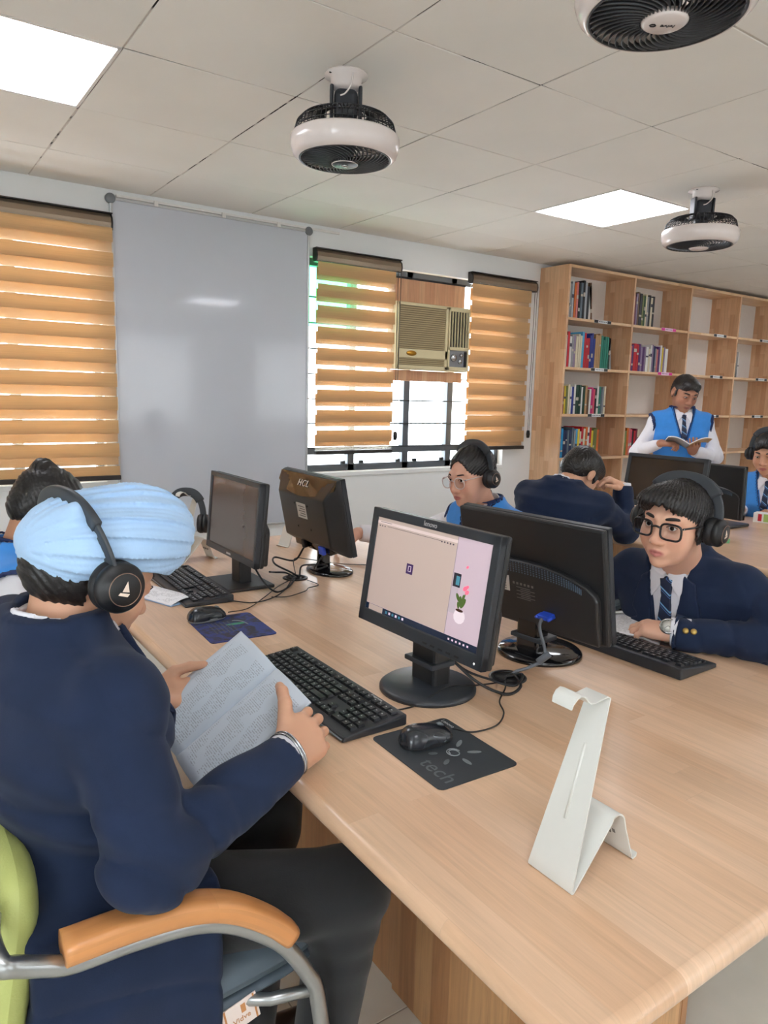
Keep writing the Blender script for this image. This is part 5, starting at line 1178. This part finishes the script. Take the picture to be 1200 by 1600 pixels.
    # ---- shirt
    def sleeve(P, sd, r0, r1, r2, cut=True, ext=0.):
        a = arms[sd]; el, wr = np.asarray(a['el'], float), np.asarray(a['wr'], float); wd = nrm(wr-el).astype(float); we = wr+wd*ext; d1 = rc(P, shd[sd], el, r0*s, r1*s); d2 = rc(P, el, we, r1*s, r2*s)
        if cut: d2 = np.maximum(d2, (P-we.astype(np.float32)) @ wd.astype(np.float32))
        d = su(.025, d1, d2); t = np.linalg.norm(P-el.astype(np.float32), axis=1); t2 = (P-el.astype(np.float32)) @ wd.astype(np.float32)
        d = d+.007*(1-np.abs(np.sin(t2*17+7*wob(P, 7, 3))))**3+.0045*wob(P, 22, 1)
        return d+a.get('fold', .004)*np.exp(-(t/.11)**2)*2.2*((1-np.abs(np.sin(t2*48+5*wob(P, 8, 4))))**2-.3)+a.get('fold', .004)*.7*wob(P, 26, 5)
    def Vd(P, pts):
        q = loc3(P); return np.maximum(poly2(q[:, 0], q[:, 2], pts), -q[:, 1])
    rng_pts = allp+[np.asarray(a[k], float) for a in arms.values() for k in ('el', 'wr')]
    blz = outfit == 'blazer'; vpts = [(-.068*s, .05), (.068*s, .05), (.052*s, -.02), (.0, -vneck*s), (-.052*s, -.02)]
    def shirt(P):
        d = np.maximum(T(P)-.007*s, -(loc3(P)[:, 2]+L_*1.02))
        if not blz:
            for sd in arms: d = su(.03, d, sleeve(P, sd, .050, .050, .038, ext=-.01))
        d = np.maximum(d, -np.maximum(np.linalg.norm(locn(P)[:, :2], axis=1)-.058*s, -(loc3(P)[:, 2]+.03)))
        d = np.minimum(d, band(P, .061*s, -.02, .038*s, .0035, .08, .2, .25))
        return d-.0015*wob(P, 40, 2)
    V, F = sdf_mesh(shirt, lo(*(rng_pts if not blz else allp), m=.15), hi(*(rng_pts if not blz else allp), m=.15), bres*.85, smooth=1); sh_o = link('shirt', np_mesh('shirt', V, F, M_SHIRT), **W)
    # collar leaves
    leaf = [[(sx*.004*s, .020*s), (sx*.050*s, .028*s), (sx*.064*s, .004*s), (sx*.047*s, -.052*s), (sx*.012*s, -.008*s)] for sx in (-1, 1)]
    def leaves(P):
        q = loc3(P); t = np.minimum(T(P), band(P, .062*s, -.03, .03*s, .004, .1, .2, .25)); e = np.minimum(poly2(q[:, 0], q[:, 2], leaf[0]), poly2(q[:, 0], q[:, 2], leaf[1])); return np.maximum(np.maximum(np.abs(t-.0125*s)-.0040, e), -q[:, 1]-.0)
    if vneck > 0:
        c = N+ft*.05; V, F = sdf_mesh(leaves, c-.14, c+.14, min(bres*.6, .003), smooth=2)
        if len(F): link('collar', np_mesh('collar', V, F, M_SHIRT), sh_o, False)
        tp = [(-.021, .006), (.021, .006), (.015, -.040), (.040, -vneck-.06), (0, -vneck-.12), (-.040, -vneck-.06), (-.015, -.040)]; tp = [(a*s, b*s) for a, b in tp]
        if outfit != 'blazer': tp = [(-.017*s, .004*s), (.017*s, .004*s), (.012*s, -.036*s), (.026*s, -vneck*s-.01), (-.026*s, -vneck*s-.01), (-.012*s, -.036*s)]
        def tie(P):
            q = loc3(P); t = T(P); k = ell(q, (0, .068*s, -.016*s), (.023*s, .018*s, .024*s)); return np.minimum(k, np.maximum(np.maximum(np.abs(t-.013*s)-.0048, poly2(q[:, 0], q[:, 2], tp)), -q[:, 1]))
        V, F = sdf_mesh(tie, N-np.array([.2, .2, .40]), N+np.array([.2, .2, .12]), min(bres*.6, .004), smooth=1); uvq = ((V-N32) @ R3.T)[:, [0, 2]]; link('tie', np_mesh('tie', V, F, M_TIE, uv=uvq), **W)
    # ---- jacket or vest
    hemz = -L_-seated_hem
    def jacket_full(P):
        q = loc3(P); z = q[:, 2]; d = T(P)-.019*s
        for sd in arms: d = su(.016, d, sleeve(P, sd, .066, .060, .047))
        d = su(.05, d, np.maximum(ell(q, (0, .0, -L_*1.02), (.195*s*torso_w, .145*s*torso_w, .18*s)), z+L_*.5)); d = np.maximum(d, hemz-z)
        d = d if extra is None else su(.05, d, extra(P))
        fx = np.exp(-((z+L_*.62)/.12)**2); return d+.006*wob(P, 14, 0)+.006*(1-np.abs(np.sin(P @ A3(9, 5, 16)+7*wob(P, 5, 2))))**4+.0045*fx*np.sin(z*70+8*wob(P, 7, 1))
    if blz:
        def jacket(P):
            d = jacket_full(P); q = loc3(P)
            if vneck > 0: d = np.maximum(d, -Vd(P, vpts))
            d = np.maximum(d, -np.maximum(np.linalg.norm(locn(P)[:, :2], axis=1)-.065*s, -(q[:, 2]+.06)))
            col = band(P, .076*s, -.05, .024*s, .0055, .26, .035, .35); return su(.006, d, col)
        V, F = sdf_mesh(jacket, lo(*rng_pts, m=.2), hi(*rng_pts, m=.2), bres, smooth=1); jk = link('blazer', np_mesh('blazer', V, F, M_NAVY), **W)
        if vneck > 0:
            lp = [[(sx*.052*s, .02), (sx*.085*s, .0), (sx*.108*s, -.085*s), (sx*.082*s, -.105*s), (sx*.110*s, -.118*s), (sx*.085*s, -.22*s), (sx*.012*s, -vneck*s-.06), (sx*-.002, -vneck*s-.02), (sx*.050*s, -.02)] for sx in (-1, 1)]
            def lapel(P):
                q = loc3(P); return np.maximum(np.maximum(np.abs(jacket_full(P)-.003)-.0042, np.minimum(poly2(q[:, 0], q[:, 2], lp[0]), poly2(q[:, 0], q[:, 2], lp[1]))), -q[:, 1])
            V, F = sdf_mesh(lapel, N-np.array([.24, .24, .40]), N+np.array([.24, .24, .1]), min(bres*.7, .0045), smooth=1); link('lapel', np_mesh('lapel', V, F, M_NAVY), jk, False)
        for sd, a in arms.items():
            if a.get('cuff', True):
                el, wr = np.asarray(a['el'], float), np.asarray(a['wr'], float); wd = nrm(wr-el).astype(float)
                fn = lambda P: np.maximum(np.maximum(rc(P, wr-wd*.06, wr+wd*.03, .040*s, .039*s), -rc(P, wr-wd*.1, wr+wd*.1, .033*s, .0335*s)), np.abs((P-(wr-wd*.01).astype(np.float32)) @ wd.astype(np.float32))-.027)
                V, F = sdf_mesh(fn, wr-.09, wr+.09, .003, smooth=2); link('cuff', np_mesh('cuff', V, F, M_SHIRT), sh_o, False)
    else:
        vp2 = [(a*1.06, b) for a, b in vpts]; hole = lambda P: np.minimum.reduce([rc(P, shd[sd]+r*sd*.035-up*.02, shd[sd]+r*sd*.10-up*.05, .064*s, .09*s) for sd in arms])
        def vest_full(P):
            q = loc3(P); d = T(P)-.017*s; d = su(.05, d, np.maximum(ell(q, (0, .0, -L_*1.02), (.185*s*torso_w, .138*s*torso_w, .15*s)), q[:, 2]+L_*.5)); d = np.maximum(d, -L_-.05-q[:, 2]); return d+.003*wob(P, 19, 0)
        def neckcut(P): return np.minimum(Vd(P, vpts), np.maximum(np.linalg.norm(locn(P)[:, :2], axis=1)-.074*s, -(loc3(P)[:, 2]+.035)))
        vest = lambda P: np.maximum(np.maximum(vest_full(P), -hole(P)), -neckcut(P))
        V, F = sdf_mesh(vest, lo(*allp, m=.22), hi(*allp, m=.22), bres, smooth=1); vo = link('vest', np_mesh('vest', V, F, M_VEST), **W)
        for o1, o2, mm in ((.0, .008, M_TRIM), (.012, .015, M_TRIM)):
            trim = lambda P: np.maximum(np.abs(vest_full(P)-.002)-.0042, np.minimum(np.maximum(o1-hole(P), hole(P)-o2), np.maximum(o1-neckcut(P), neckcut(P)-o2))) if o1 == 0 else np.maximum(np.maximum(np.abs(vest_full(P)-.002)-.0038, np.maximum(o1-neckcut(P), neckcut(P)-o2)), -loc3(P)[:, 1]-.02)
            V, F = sdf_mesh(trim, lo(*allp, m=.16), hi(*allp, m=.16), .0034 if bres < .0078 else .0045, smooth=2)
            if len(F): link('trim', np_mesh('trim', V, F, mm), vo, False)
    # ---- trousers and shoes
    def trou(P):
        q = loc3(P); d = ell(P, pel-up*.02, (.165*s, .165*s, .12*s)); d = np.maximum(d, q[:, 2]+L_-.10)
        for sd, g in legs.items():
            d = su(.05, d, rc(P, g[0], g[1], .088*s, .068*s)); e = np.maximum(rc(P, g[1], g[2], .066*s, .052*s), -(P[:, 2]-g[2][2]+.02)); d = su(.03, d, e)
            t = np.linalg.norm(P-np.asarray(g[1], np.float32), axis=1); d = d+.004*np.exp(-(t/.12)**2)*np.sin(P[:, 2]*80+7*wob(P, 9, 2))
        return d+.004*wob(P, 20, 3)
    pts = [pel]+[np.asarray(g[k], float) for g in legs.values() for k in (0, 1, 2)]
    V, F = sdf_mesh(trou, lo(*pts, m=.18), hi(*pts, m=.18), max(bres, .008), smooth=1); link('trousers', np_mesh('trousers', V, F, M_TROU), **W)
    for sd, g in legs.items():
        a = np.asarray(g[2], float); td = nrm(np.array([*g[3], 0.])).astype(float); c = a*[1, 1, 0]
        fn = lambda P: np.maximum(su(.03, rc(P, c+td*.02+[0, 0, .04], c+td*.15+[0, 0, .028], .042*s, .036*s), rc(P, c+[0, 0, .05], c+[0, 0, .085], .042*s, .04*s)), .006-P[:, 2])
        V, F = sdf_mesh(fn, c-[.2, .2, .0], c+[.25, .25, .16], .008, smooth=1); link('shoe', np_mesh('shoe', V, F, M_SHOE), **W)
    return root, dict(T=T, N=N, up=up, r=r, ft=ft, L=L_, loc3=loc3, M=M)

# ---- worn things
M_HP = mat('headphone_matt_black', (52, 56, 61), .5); M_HPD = mat('headphone_black', (22, 23, 26), .45); M_HPC = mat('cushion_leatherette', (26, 27, 30), .55, bump=.2, bscale=200); M_COPPER = mat('copper_ring', (150, 120, 104), .35, metal=.6); M_SAIL = mat('logo_champagne', (226, 206, 190), .35)
def headphones(M, lab, hw=.086, top=.125, tilt=0., cz=-.014, cy=-.008, grp='black over-ear headphones', cupr=.036, bw=1.):
    """M: head frame; hw: half distance between cups' inner faces; top: height of the band over the ears; tilt: band leans back"""
    o = M @ Vector((0, cy, cz)); s = M.to_scale()[0]; t = empty('headphones', o, 0, lab, 'headphones', grp); Rm = M.to_3x3().to_4x4(); B = Rm @ Matrix.Rotation(tilt, 4, 'X')
    xr = hw+.016; N_ = 28; pts = []
    for k in range(N_+1):
        a = math.pi*k/N_; e = .82; ca, sa = math.cos(a), math.sin(a); pts.append(B @ Vector((xr*math.copysign(abs(ca)**e, ca), 0, .012+top*abs(sa)**e)))
    i0 = int(N_*.24)
    MB().tube(pts[i0:N_-i0+1], 0, 14, flat=(.034*s*bw, .012*s), up=B @ Vector((0, 1, 0))).build('headband', M_HP, t)
    MB().tube([p*.985 for p in pts[i0+1:N_-i0]], 0, 12, flat=(.028*s*bw, .009*s), up=B @ Vector((0, 1, 0))).build('band_padding', M_HPC, t)
    for sx, seg in ((1, pts[:i0+2]), (-1, pts[N_-i0-1:])):
        MB().tube(seg, 0, 14, flat=(.024*s*bw, .007*s), up=B @ Vector((0, 1, 0))).build('slider', M_HP, t)
        C = Rm @ Matrix.Translation((sx*hw, 0, 0)) @ Matrix.Rotation(sx*math.pi/2, 4, 'Y')
        MB().lathe([(cupr*.55, -.004), (cupr*.95, -.004), (cupr*1.06, .004), (cupr*1.04, .014), (cupr*.9, .018)], 40, C, cap=False).build('cushion', M_HPC, t)
        c = MB().lathe([(cupr*.9, .016), (cupr*1.02, .019), (cupr*1.02, .028), (cupr*.93, .033), (cupr*.70, .035), (cupr*.68, .040), (cupr*.64, .0415), (0, .0415)], 40, C).build('ear_cup', M_HPD, t)
        MB().tube([C @ Vector((cupr*.655*math.cos(k*math.pi/20), cupr*.655*math.sin(k*math.pi/20), .0415)) for k in range(40)], .0007*s, 6, closed=True).build('ring', M_COPPER, c)
        # sail mark: up is head z
        Lg = Rm @ Matrix.Translation((sx*(hw+.0418), 0, 0)) @ Matrix(((0, 0, sx, 0), (sx, 0, 0, 0), (0, 1, 0, 0), (0, 0, 0, 1)))
        k = cupr/.036; MB().prism([(-.003*k, -.004*k), (.007*k, -.0015*k), (-.0015*k, .012*k)], 0, .0008, Lg).prism([(-.007*k, -.0105*k), (.007*k, -.0085*k), (.0085*k, -.0035*k), (-.0055*k, -.0062*k)], 0, .0008, Lg).build('sail_mark', M_SAIL, c)
    return t
def spectacles(M, lab, m, w=.050, h=.040, r=.0022, yo=.1085, sq=.55, dz=-.003, lens=(240, 245, 248)):
    t = empty('spectacles', M @ Vector((0, yo, dz)), 0, lab, 'spectacles'); ofs = Matrix.Translation(-(M @ Vector((0, yo, dz)))) ; G = ofs @ M
    for sx in (-1, 1):
        def rim(k, n=32): 
            a = 2*math.pi*k/n; ca, sa = math.cos(a), math.sin(a); return Vector((sx*(.0335+.004)+w/2*math.copysign(abs(ca)**sq, ca), yo-abs(.0375*0+w/2*math.copysign(abs(ca)**sq, ca)*sx*.0)-.16*max(0, (sx*w/2*math.copysign(abs(ca)**sq, ca)+.02))*.6, dz-.004+h/2*math.copysign(abs(sa)**sq, sa)*(1 if sa > 0 else 1.02)))
        P_ = [rim(k) for k in range(32)]; MB().tube([G @ p for p in P_], r, 8, closed=True).build('rim', m, t)
        MB().add([G @ p for p in P_], [tuple(range(32))]).build('lens', glass_mat('lens_clear', lens), t)
        e = Vector((sx*(.0375+w/2), yo-.012, dz+.008)); MB().tube([G @ q for q in smooth_path([e, Vector((sx*.0745, .06, dz+.008)), Vector((sx*.080, .01, dz+.006)), Vector((sx*.079, -.02, dz-.008))], 5)], r*.95, 8).build('temple', m, t)
        MB().box(G @ Vector((sx*(.0375+w/2+.001), yo-.012, dz+.008)), (.004, .004, .004)).build('hinge', M_CHROME, t)
    MB().tube([G @ q for q in smooth_path([Vector((-.0135, yo, dz+.002)), Vector((0, yo+.003, dz+.006)), Vector((.0135, yo, dz+.002))], 5)], r, 8).build('bridge', m, t)
    return t
# ------------------------------------------------------------------ people
D2 = math.radians
def legs_seated(pel, f, knee_z=.56, reach=.43, w=.095, feet=.40):
    f = nrm([*f, 0.]).astype(float); r = np.array([f[1], -f[0], 0]); p = np.asarray(pel, float); out = {}
    for sd in (1, -1):
        hip = p+r*sd*w-[0, 0, .02]; k = hip*[1, 1, 0]+f*reach+r*sd*.02+[0, 0, knee_z]; a = k*[1, 1, 0]-f*(reach-feet)+[0, 0, .10]; out[sd] = (hip, k, a, f[:2])
    return out
# A: boy in the pale blue turban, reading
MA = head_matrix((.168, -.672, 1.128), D2(12), D2(27), D2(0), 1.0)
wA = (.425, -.845, .805)
thA = [BKC+BX*.045-BYv*.165+BN*.012, BKC+BX*.075-BYv*.140+BN*.030, BKC+BX*.082-BYv*.115+BN*.030, BKC+BX*.085-BYv*.092+BN*.026]
hA = dict(f=(.85, .46, .10), n=(.20, -.55, .80), curls=[(8, 82, 50), (12, 86, 50), (16, 88, 50), (22, 86, 50)], thumb=[A3(.452, -.80, .822), A3(.470, -.762, .862), A3(.478, -.735, .874), A3(.484, -.712, .874)], sc=1.02)
wAl = (.315, -.44, .775)
hAl = dict(f=tuple(BX*.8-BYv*.5-BN*.15), n=tuple(-BN), curls=[(5, 12, 8)]*4, thumb=[A3(.335, -.435, .80), A3(.375, -.438, .832), A3(.405, -.452, .842), A3(.430, -.468, .846)], sc=1.0)
_, kA = person((.03, -.67, .0), 'boy in a pale blue turban and navy blazer reading a workbook', MA, (.105, -.70, 1.03), (.112, -.68, .575), D2(14), .172,
   {1: dict(el=(.170, -.940, .758), wr=wA, hand=hA, res=.0022, fold=.007), -1: dict(el=(.16, -.42, .73), wr=wAl, hand=hAl)},
   {1: (A3(.19, -.765, .565), A3(.535, -.885, .54), A3(.47, -.87, .10), (1, -.1)), -1: (A3(.17, -.585, .565), A3(.49, -.64, .575), A3(.46, -.63, .10), (1, 0))},
   'blazer', (206, 158, 130), (176, 108, 96), 'nape', hres=.0032, bres=.0055, vneck=.24, extra=lambda P: np.linalg.norm(np.maximum(np.abs(P-A3(.150, -.888, .52))-A3(.125, .012, .15), 0), axis=1)-.014, seated_hem=.21, torso_w=1.0)
rA = bpy.data.objects['person']
def turban(M, parent):
    c, sn = math.cos(D2(20)), math.sin(D2(20)); Rt = np.array([[1, 0, 0], [0, c, -sn], [0, sn, c]], np.float32)   # columns: local axes, front tipped up
    C = A3(0, .010, .052)
    def d(P):
        q = (P-C) @ Rt; x, y, z = q[:, 0], q[:, 1], q[:, 2]
        e = ell(q, (0, 0, .004), (.106, .130, .078)); e = su(.03, e, ell(q, (0, .055, .028), (.080, .078, .060))); e = su(.03, e, ell(q, (0, -.07, -.006), (.086, .070, .058)))
        ph = np.arctan2(z+.012, np.abs(x)+.012)/math.pi; k = ph*12+.35*wob(P, 13, 1)+.10*y/.12; fr = k-np.floor(k); wt = np.clip(1-(np.abs(y)/.15)**3, .15, 1)
        e = e-(.0085*(1-fr)**1.6)*wt+.0010*np.sin(k*2*math.pi*3+5*wob(P, 22, 2))
        side = np.sign(x+.0); cut = -(z+.052-.018*np.cos(np.clip(y, -.15, .15)*20)); e = np.maximum(e, cut)
        kn = rc(q, (.06, -.088, .052), (-.02, -.118, .004), .018, .022); e = su(.012, e, kn)
        inner = ell(P, (0, -.012, .02), (.072, .090, .078)); return np.maximum(e, -inner)
    V, F = sdf_mesh(d, (-.16, -.19, -.06), (.16, .20, .20), .0028, smooth=2); link('turban', np_mesh('turban', apply_m(M, V), F, M_TURB), parent, True)
turban(MA, rA)
headphones(MA, 'black headphones worn over the pale blue turban', hw=.094, top=.112, tilt=D2(40), cz=-.010, cy=-.010, cupr=.038, bw=1.35)
wd = nrm(np.array(wA)-np.array([.170, -.940, .758])); wv = Vector(wA)+Vector(wd.tolist())*.012
t = empty('steel_bangle', wv, 0, 'steel kara bangles on the turbaned boy\'s wrist', 'bangle')
Mw = frame_m((0, 0, 0), Vector(wd.tolist()).orthogonal(), Vector(wd.tolist()).cross(Vector(wd.tolist()).orthogonal()))
for k, dz in enumerate((-.004, .003)):
    MB().tube([Mw @ Vector((.0405*math.cos(a*math.pi/20), .0405*math.sin(a*math.pi/20), dz+.002*math.sin(a*.3+k))) for a in range(40)], .0021, 8, closed=True).build('ring', M_CHROME, t)

# B: girl with the hair bun
MBh = head_matrix((.285, .36, 1.07), D2(8), D2(38), 0, .98)
person((.06, .36, 0), 'girl with a black hair bun and blue vest, head bowed beside the blind', MBh, (.185, .36, .935), (.03, .36, .565), 0., .15,
   {1: dict(el=ik((.15, .21, .90), (.36, .26, .70), .27, .25, (.2, .0, .5)), wr=(.36, .26, .70), hand=dict(f=(1, .1, 0), n=(0, 0, 1))), -1: dict(el=ik((.15, .51, .90), (.36, .46, .70), .27, .25, (.2, .8, .5)), wr=(.36, .46, .70), hand=dict(f=(1, -.2, 0), n=(0, 0, 1)))},
   legs_seated((.03, .36, .565), (1, 0)), 'vest', (190, 140, 112), (160, 96, 88), 'bun', hres=.004, bres=.008, fem=True, s=.94)
t = MB().tube([MBh @ Vector((.02*math.cos(a), -.06+.008*math.sin(a), .10+.02*math.sin(a))) for a in np.linspace(0, 3.1, 9)], .003, 6).build('hair_clip', M_CHROME); tag(t, 'shiny metal hair clip on the bun of the bowed girl', 'hair clip')

# C: girl in clear spectacles
MC = head_matrix((1.808, .268, 1.114), D2(184), D2(11), D2(-3), .97)
person((2.02, .28, 0), 'girl in clear spectacles, headphones and blue vest facing the silver-lettered monitor', MC, (1.905, .275, .968), (1.98, .28, .565), D2(182), .15,
   {1: dict(el=ik((1.93, .43, .90), (1.555, .69, .83), .27, .25, (1.9, 1.0, .5)), wr=(1.555, .69, .83), hand=dict(f=(-.9, .1, -.25), n=(0, .1, 1))), -1: dict(el=ik((1.93, .12, .90), (1.66, .22, .79), .27, .25, (2.0, -.3, .5)), wr=(1.66, .22, .79), hand=dict(f=(-1, .1, 0), n=(0, 0, 1)))},
   legs_seated((1.98, .28, .565), (-1, 0)), 'vest', (206, 158, 136), (178, 108, 104), 'parted', hres=.003, bres=.007, fem=True, s=.94, vneck=.19, gaze=(.1, -.1))
spectacles(MC, 'clear-framed spectacles on the girl in the blue vest', mat('clear_acetate', (206, 190, 186), .2, spec=.7), w=.050, h=.044, r=.0019, sq=.85)
headphones(MC, 'black headphones worn by the girl in clear spectacles', hw=.084, top=.128, tilt=D2(8), cy=-.012)

# D: boy with the wristwatch
MD = head_matrix((1.668, -.732, 1.103), D2(188), D2(4), D2(4), 1.04)
wD, eD = (1.665, -.765, .795), (1.835, -1.03, .805)
_, kD = person((1.95, -.68, 0), 'boy in dark square spectacles and navy blazer resting an arm on the table', MD, (1.815, -.665, .945), (1.99, -.675, .565), D2(184), .168,
   {-1: dict(el=eD, wr=wD, hand=dict(f=(-.32, .94, -.06), n=(-.05, 0, 1), curls=[(20, 42, 26), (22, 46, 28), (26, 48, 30), (30, 46, 30)], sc=1.0), res=.0024, fold=.006), 1: dict(el=(1.80, -.36, .81), wr=(1.59, -.36, .79), hand=dict(f=(-1, -.1, 0), n=(0, 0, 1)))},
   legs_seated((1.99, -.675, .565), (-1, 0), reach=.40), 'blazer', (222, 172, 146), (190, 118, 112), 'fringe', hres=.0025, bres=.0055, vneck=.27, gaze=(.08, -.02), lid=.92, moust=.12, torso_w=1.0)
M_ACET = mat('tortoise_acetate', (26, 25, 28), .25, spec=.6)
spectacles(MD, 'dark square spectacles on the boy with the wristwatch', M_ACET, w=.052, h=.040, r=.0029, sq=.55)
headphones(MD, 'black headphones worn by the boy in dark spectacles', hw=.083, top=.112, tilt=D2(12), cy=-.012, cupr=.035)
dd = Vector(wD)-Vector(eD); dd.normalize(); c = Vector(wD)+dd*.022; nrm_w = Vector((-.62, -.40, .66)); nrm_w = (nrm_w-dd*nrm_w.dot(dd)).normalized()
t = empty('wristwatch', c, 0, 'steel wristwatch with white dial on the blazer boy\'s wrist', 'watch'); Fw = frame_m((0, 0, 0), dd, nrm_w.cross(dd)); Fw = frame_m((0, 0, 0), dd, nrm_w.cross(dd))
MB().tube([Fw @ Vector((0, .031*math.cos(a*math.pi/18), .0275*math.sin(a*math.pi/18)-.002)) for a in range(36)], 0, 10, closed=True, flat=(.0035, .019), up=dd).build('strap', mat('watch_steel', (150, 148, 144), .3, metal=.9), t)
Dw = Fw @ Matrix.Translation((0, 0, .0265)); MB().lathe([(.0215, 0), (.0235, .003), (.0228, .007), (.020, .0085), (.0192, .0075)], 36, Dw, cap=False).build('case', M_CHROME, t)
dl = MB().lathe([(.0195, .0070), (0, .0071)], 32, Dw).build('dial', mat('watch_dial', (226, 224, 214), .4), t)
for k in range(12): MB().box(Dw @ Vector((.0165*math.cos(k*math.pi/6), .0165*math.sin(k*math.pi/6), .0074)), (.0012, .0012, .0008)).build('hour_mark', M_DARK, dl)
for a, l in ((.7, .011), (2.6, .008)): MB().tube([Dw @ Vector((0, 0, .0076)), Dw @ Vector((l*math.cos(a), l*math.sin(a), .0076))], .0005, 5).build('hand', M_DARK, dl)
M_BRASS = mat('brass_button', (198, 166, 96), .3, metal=.85)
rD = [o for o in bpy.data.objects if o.name.startswith('person') and o.get('label', '').startswith('boy in dark square')][0]; bz = [o for o in rD.children if o.name.startswith('blazer')][0]
sd_ = dd.cross(Vector((0, 0, 1))).normalized()
for k in range(2):
    cb_ = Vector(wD)-dd*(.022+.020*k); no = (Vector((-.55, -.35, .28))); no = (no-dd*no.dot(dd)).normalized(); MB().lathe([(.0075, 0), (.0085, .002), (.006, .0045), (0, .0055)], 18, frame_m(cb_+no*.0475, dd, no.cross(dd))).build('cuff_button', M_BRASS, bz)

# E: slumped boy at the second table
ME = head_matrix((2.622, .405, 1.078), D2(2), D2(48), D2(-6), 1.0)
person((2.38, .36, 0), 'boy in a navy blazer with his forehead on his hand, seen from behind', ME, (2.472, .39, 1.005), (2.42, .40, .565), D2(18), .172,
   {1: dict(el=(2.80, .265, .808), wr=(2.83, .325, 1.005), hand=dict(f=(-.80, .35, .42), n=(.35, -.25, .85), curls=[(25, 35, 20), (30, 45, 25), (45, 70, 40), (50, 75, 45)], sc=.98), fold=.006, fwd=.04), -1: dict(el=(2.72, .60, .79), wr=(2.97, .50, .79), hand=dict(f=(1, -.3, 0), n=(0, 0, 1)), fwd=.03)},
   legs_seated((2.42, .40, .565), (1, .1)), 'blazer', (214, 164, 136), (180, 110, 104), 'short', hres=.0035, bres=.0075, vneck=0, stoop=.03)
hs_ = Matrix.Translation((3.055, .845, .905)) @ Matrix.Rotation(.5, 4, 'Z')
headphones(hs_, 'black headphones hanging behind the slumped boy on the second table', hw=.062, top=.115)
hs2 = Matrix.Translation((.872, .868, .915)) @ Matrix.Rotation(-.6, 4, 'Z')
headphones(hs2, 'black headphones hanging on the white stand at the far end of the near table', hw=.05, top=.112)

# F: boy standing with a book
MF = head_matrix((4.395, 1.065, 1.485), D2(240), D2(24), D2(6), 1.02)
bF = Vector((4.265, .93, 1.150)); fF = Vector((math.cos(D2(225)), math.sin(D2(225)), 0)); rF = Vector((fF.y, -fF.x, 0))
wFr, wFl = bF+rF*.155-fF*.035+Vector((0, 0, -.005)), bF-rF*.055-fF*.075+Vector((0, 0, -.055))
person((4.43, 1.11, 0), 'standing boy in a blue vest reading an open book before the bookcase', MF, (4.415, 1.09, 1.335), (4.44, 1.115, .88), D2(227), .155,
   {1: dict(el=ik((4.31, 1.20, 1.29), wFr, .25, .23, (4.2, 1.45, .9)), wr=tuple(wFr), hand=dict(f=tuple(-rF*.9+fF*.3), n=(0, 0, 1), curls=GRIP)), -1: dict(el=ik((4.53, .98, 1.29), wFl, .25, .23, (4.75, .85, .9)), wr=tuple(wFl), hand=dict(f=tuple(rF*.25+fF*.75+Vector((0, 0, .5))), n=tuple(fF*.5-Vector((0, 0, .8))), curls=[(10, 20, 12)]*4))},
   {1: (A3(4.37, 1.18, .86), A3(4.36, 1.17, .48), A3(4.37, 1.19, .09), (-.7, -.7)), -1: (A3(4.51, 1.05, .86), A3(4.49, 1.03, .48), A3(4.51, 1.05, .09), (-.5, -.85))}, 'vest', (172, 122, 98), (150, 92, 84), 'neat', hres=.004, bres=.0075, s=.93, vneck=.20, gaze=(0, .45), lid=.5)
t = empty('held_book', bF, 0, 'open paperback with a tan back cover in the standing boy\'s hands', 'book')
def fbook(sgn):
    def fn(u, v): return bF+rF*(sgn*.135*u)+Vector((0, 0, 1))*(.045*math.sin(u*1.9)-.03*(1-v))+fF*(.10*(v-.5)+.02)-fF*.0, Vector((0, 0, 1))
    return fn
fa, fb = fbook(1), fbook(-1)
for fn, mm in ((fa, M_PRINT2), (fb, M_PRINT2)):
    page_grid(lambda u, v, fn=fn: (fn(u, v)[0]+Vector((0, 0, .004)), Vector((0, 0, 1))), mm, 'page', t, th=.006)
page_grid(lambda u, v: (fa(u, v)[0]-Vector((0, 0, .003)), Vector((0, 0, 1))), mat('paperback_grey', (150, 150, 148), .5), 'cover', t, th=.002); page_grid(lambda u, v: (fb(u, v)[0]-Vector((0, 0, .003)), Vector((0, 0, 1))), mat('paperback_tan', (176, 134, 70), .5, var=.3, vscale=25), 'cover', t, th=.002)

# G: boy at the picture edge
MG = head_matrix((4.155, .335, 1.140), D2(192), D2(14), 0, 1.0)
person((4.38, .36, 0), 'seated boy in a blue vest at the picture edge, typing on the second table', MG, (4.265, .35, .985), (4.37, .36, .565), D2(188), .16,
   {1: dict(el=ik((4.26, .51, .93), (4.13, .45, .79), .26, .24, (4.6, .9, .5)), wr=(4.13, .45, .79), hand=dict(f=(-1, .25, -.1), n=(0, 0, 1))), -1: dict(el=ik((4.28, .19, .93), (4.22, .26, .80), .26, .24, (4.7, 0, .5)), wr=(4.22, .26, .80), hand=dict(f=(-.75, .65, -.1), n=(0, 0, 1)))},
   legs_seated((4.37, .36, .565), (-1, 0)), 'vest', (196, 146, 118), (168, 100, 94), 'short', hres=.004, bres=.008, s=.96, vneck=.2, gaze=(0, .4), lid=.6)
headphones(MG, 'black headphones worn by the seated boy at the picture edge', hw=.085, top=.135, tilt=D2(12))
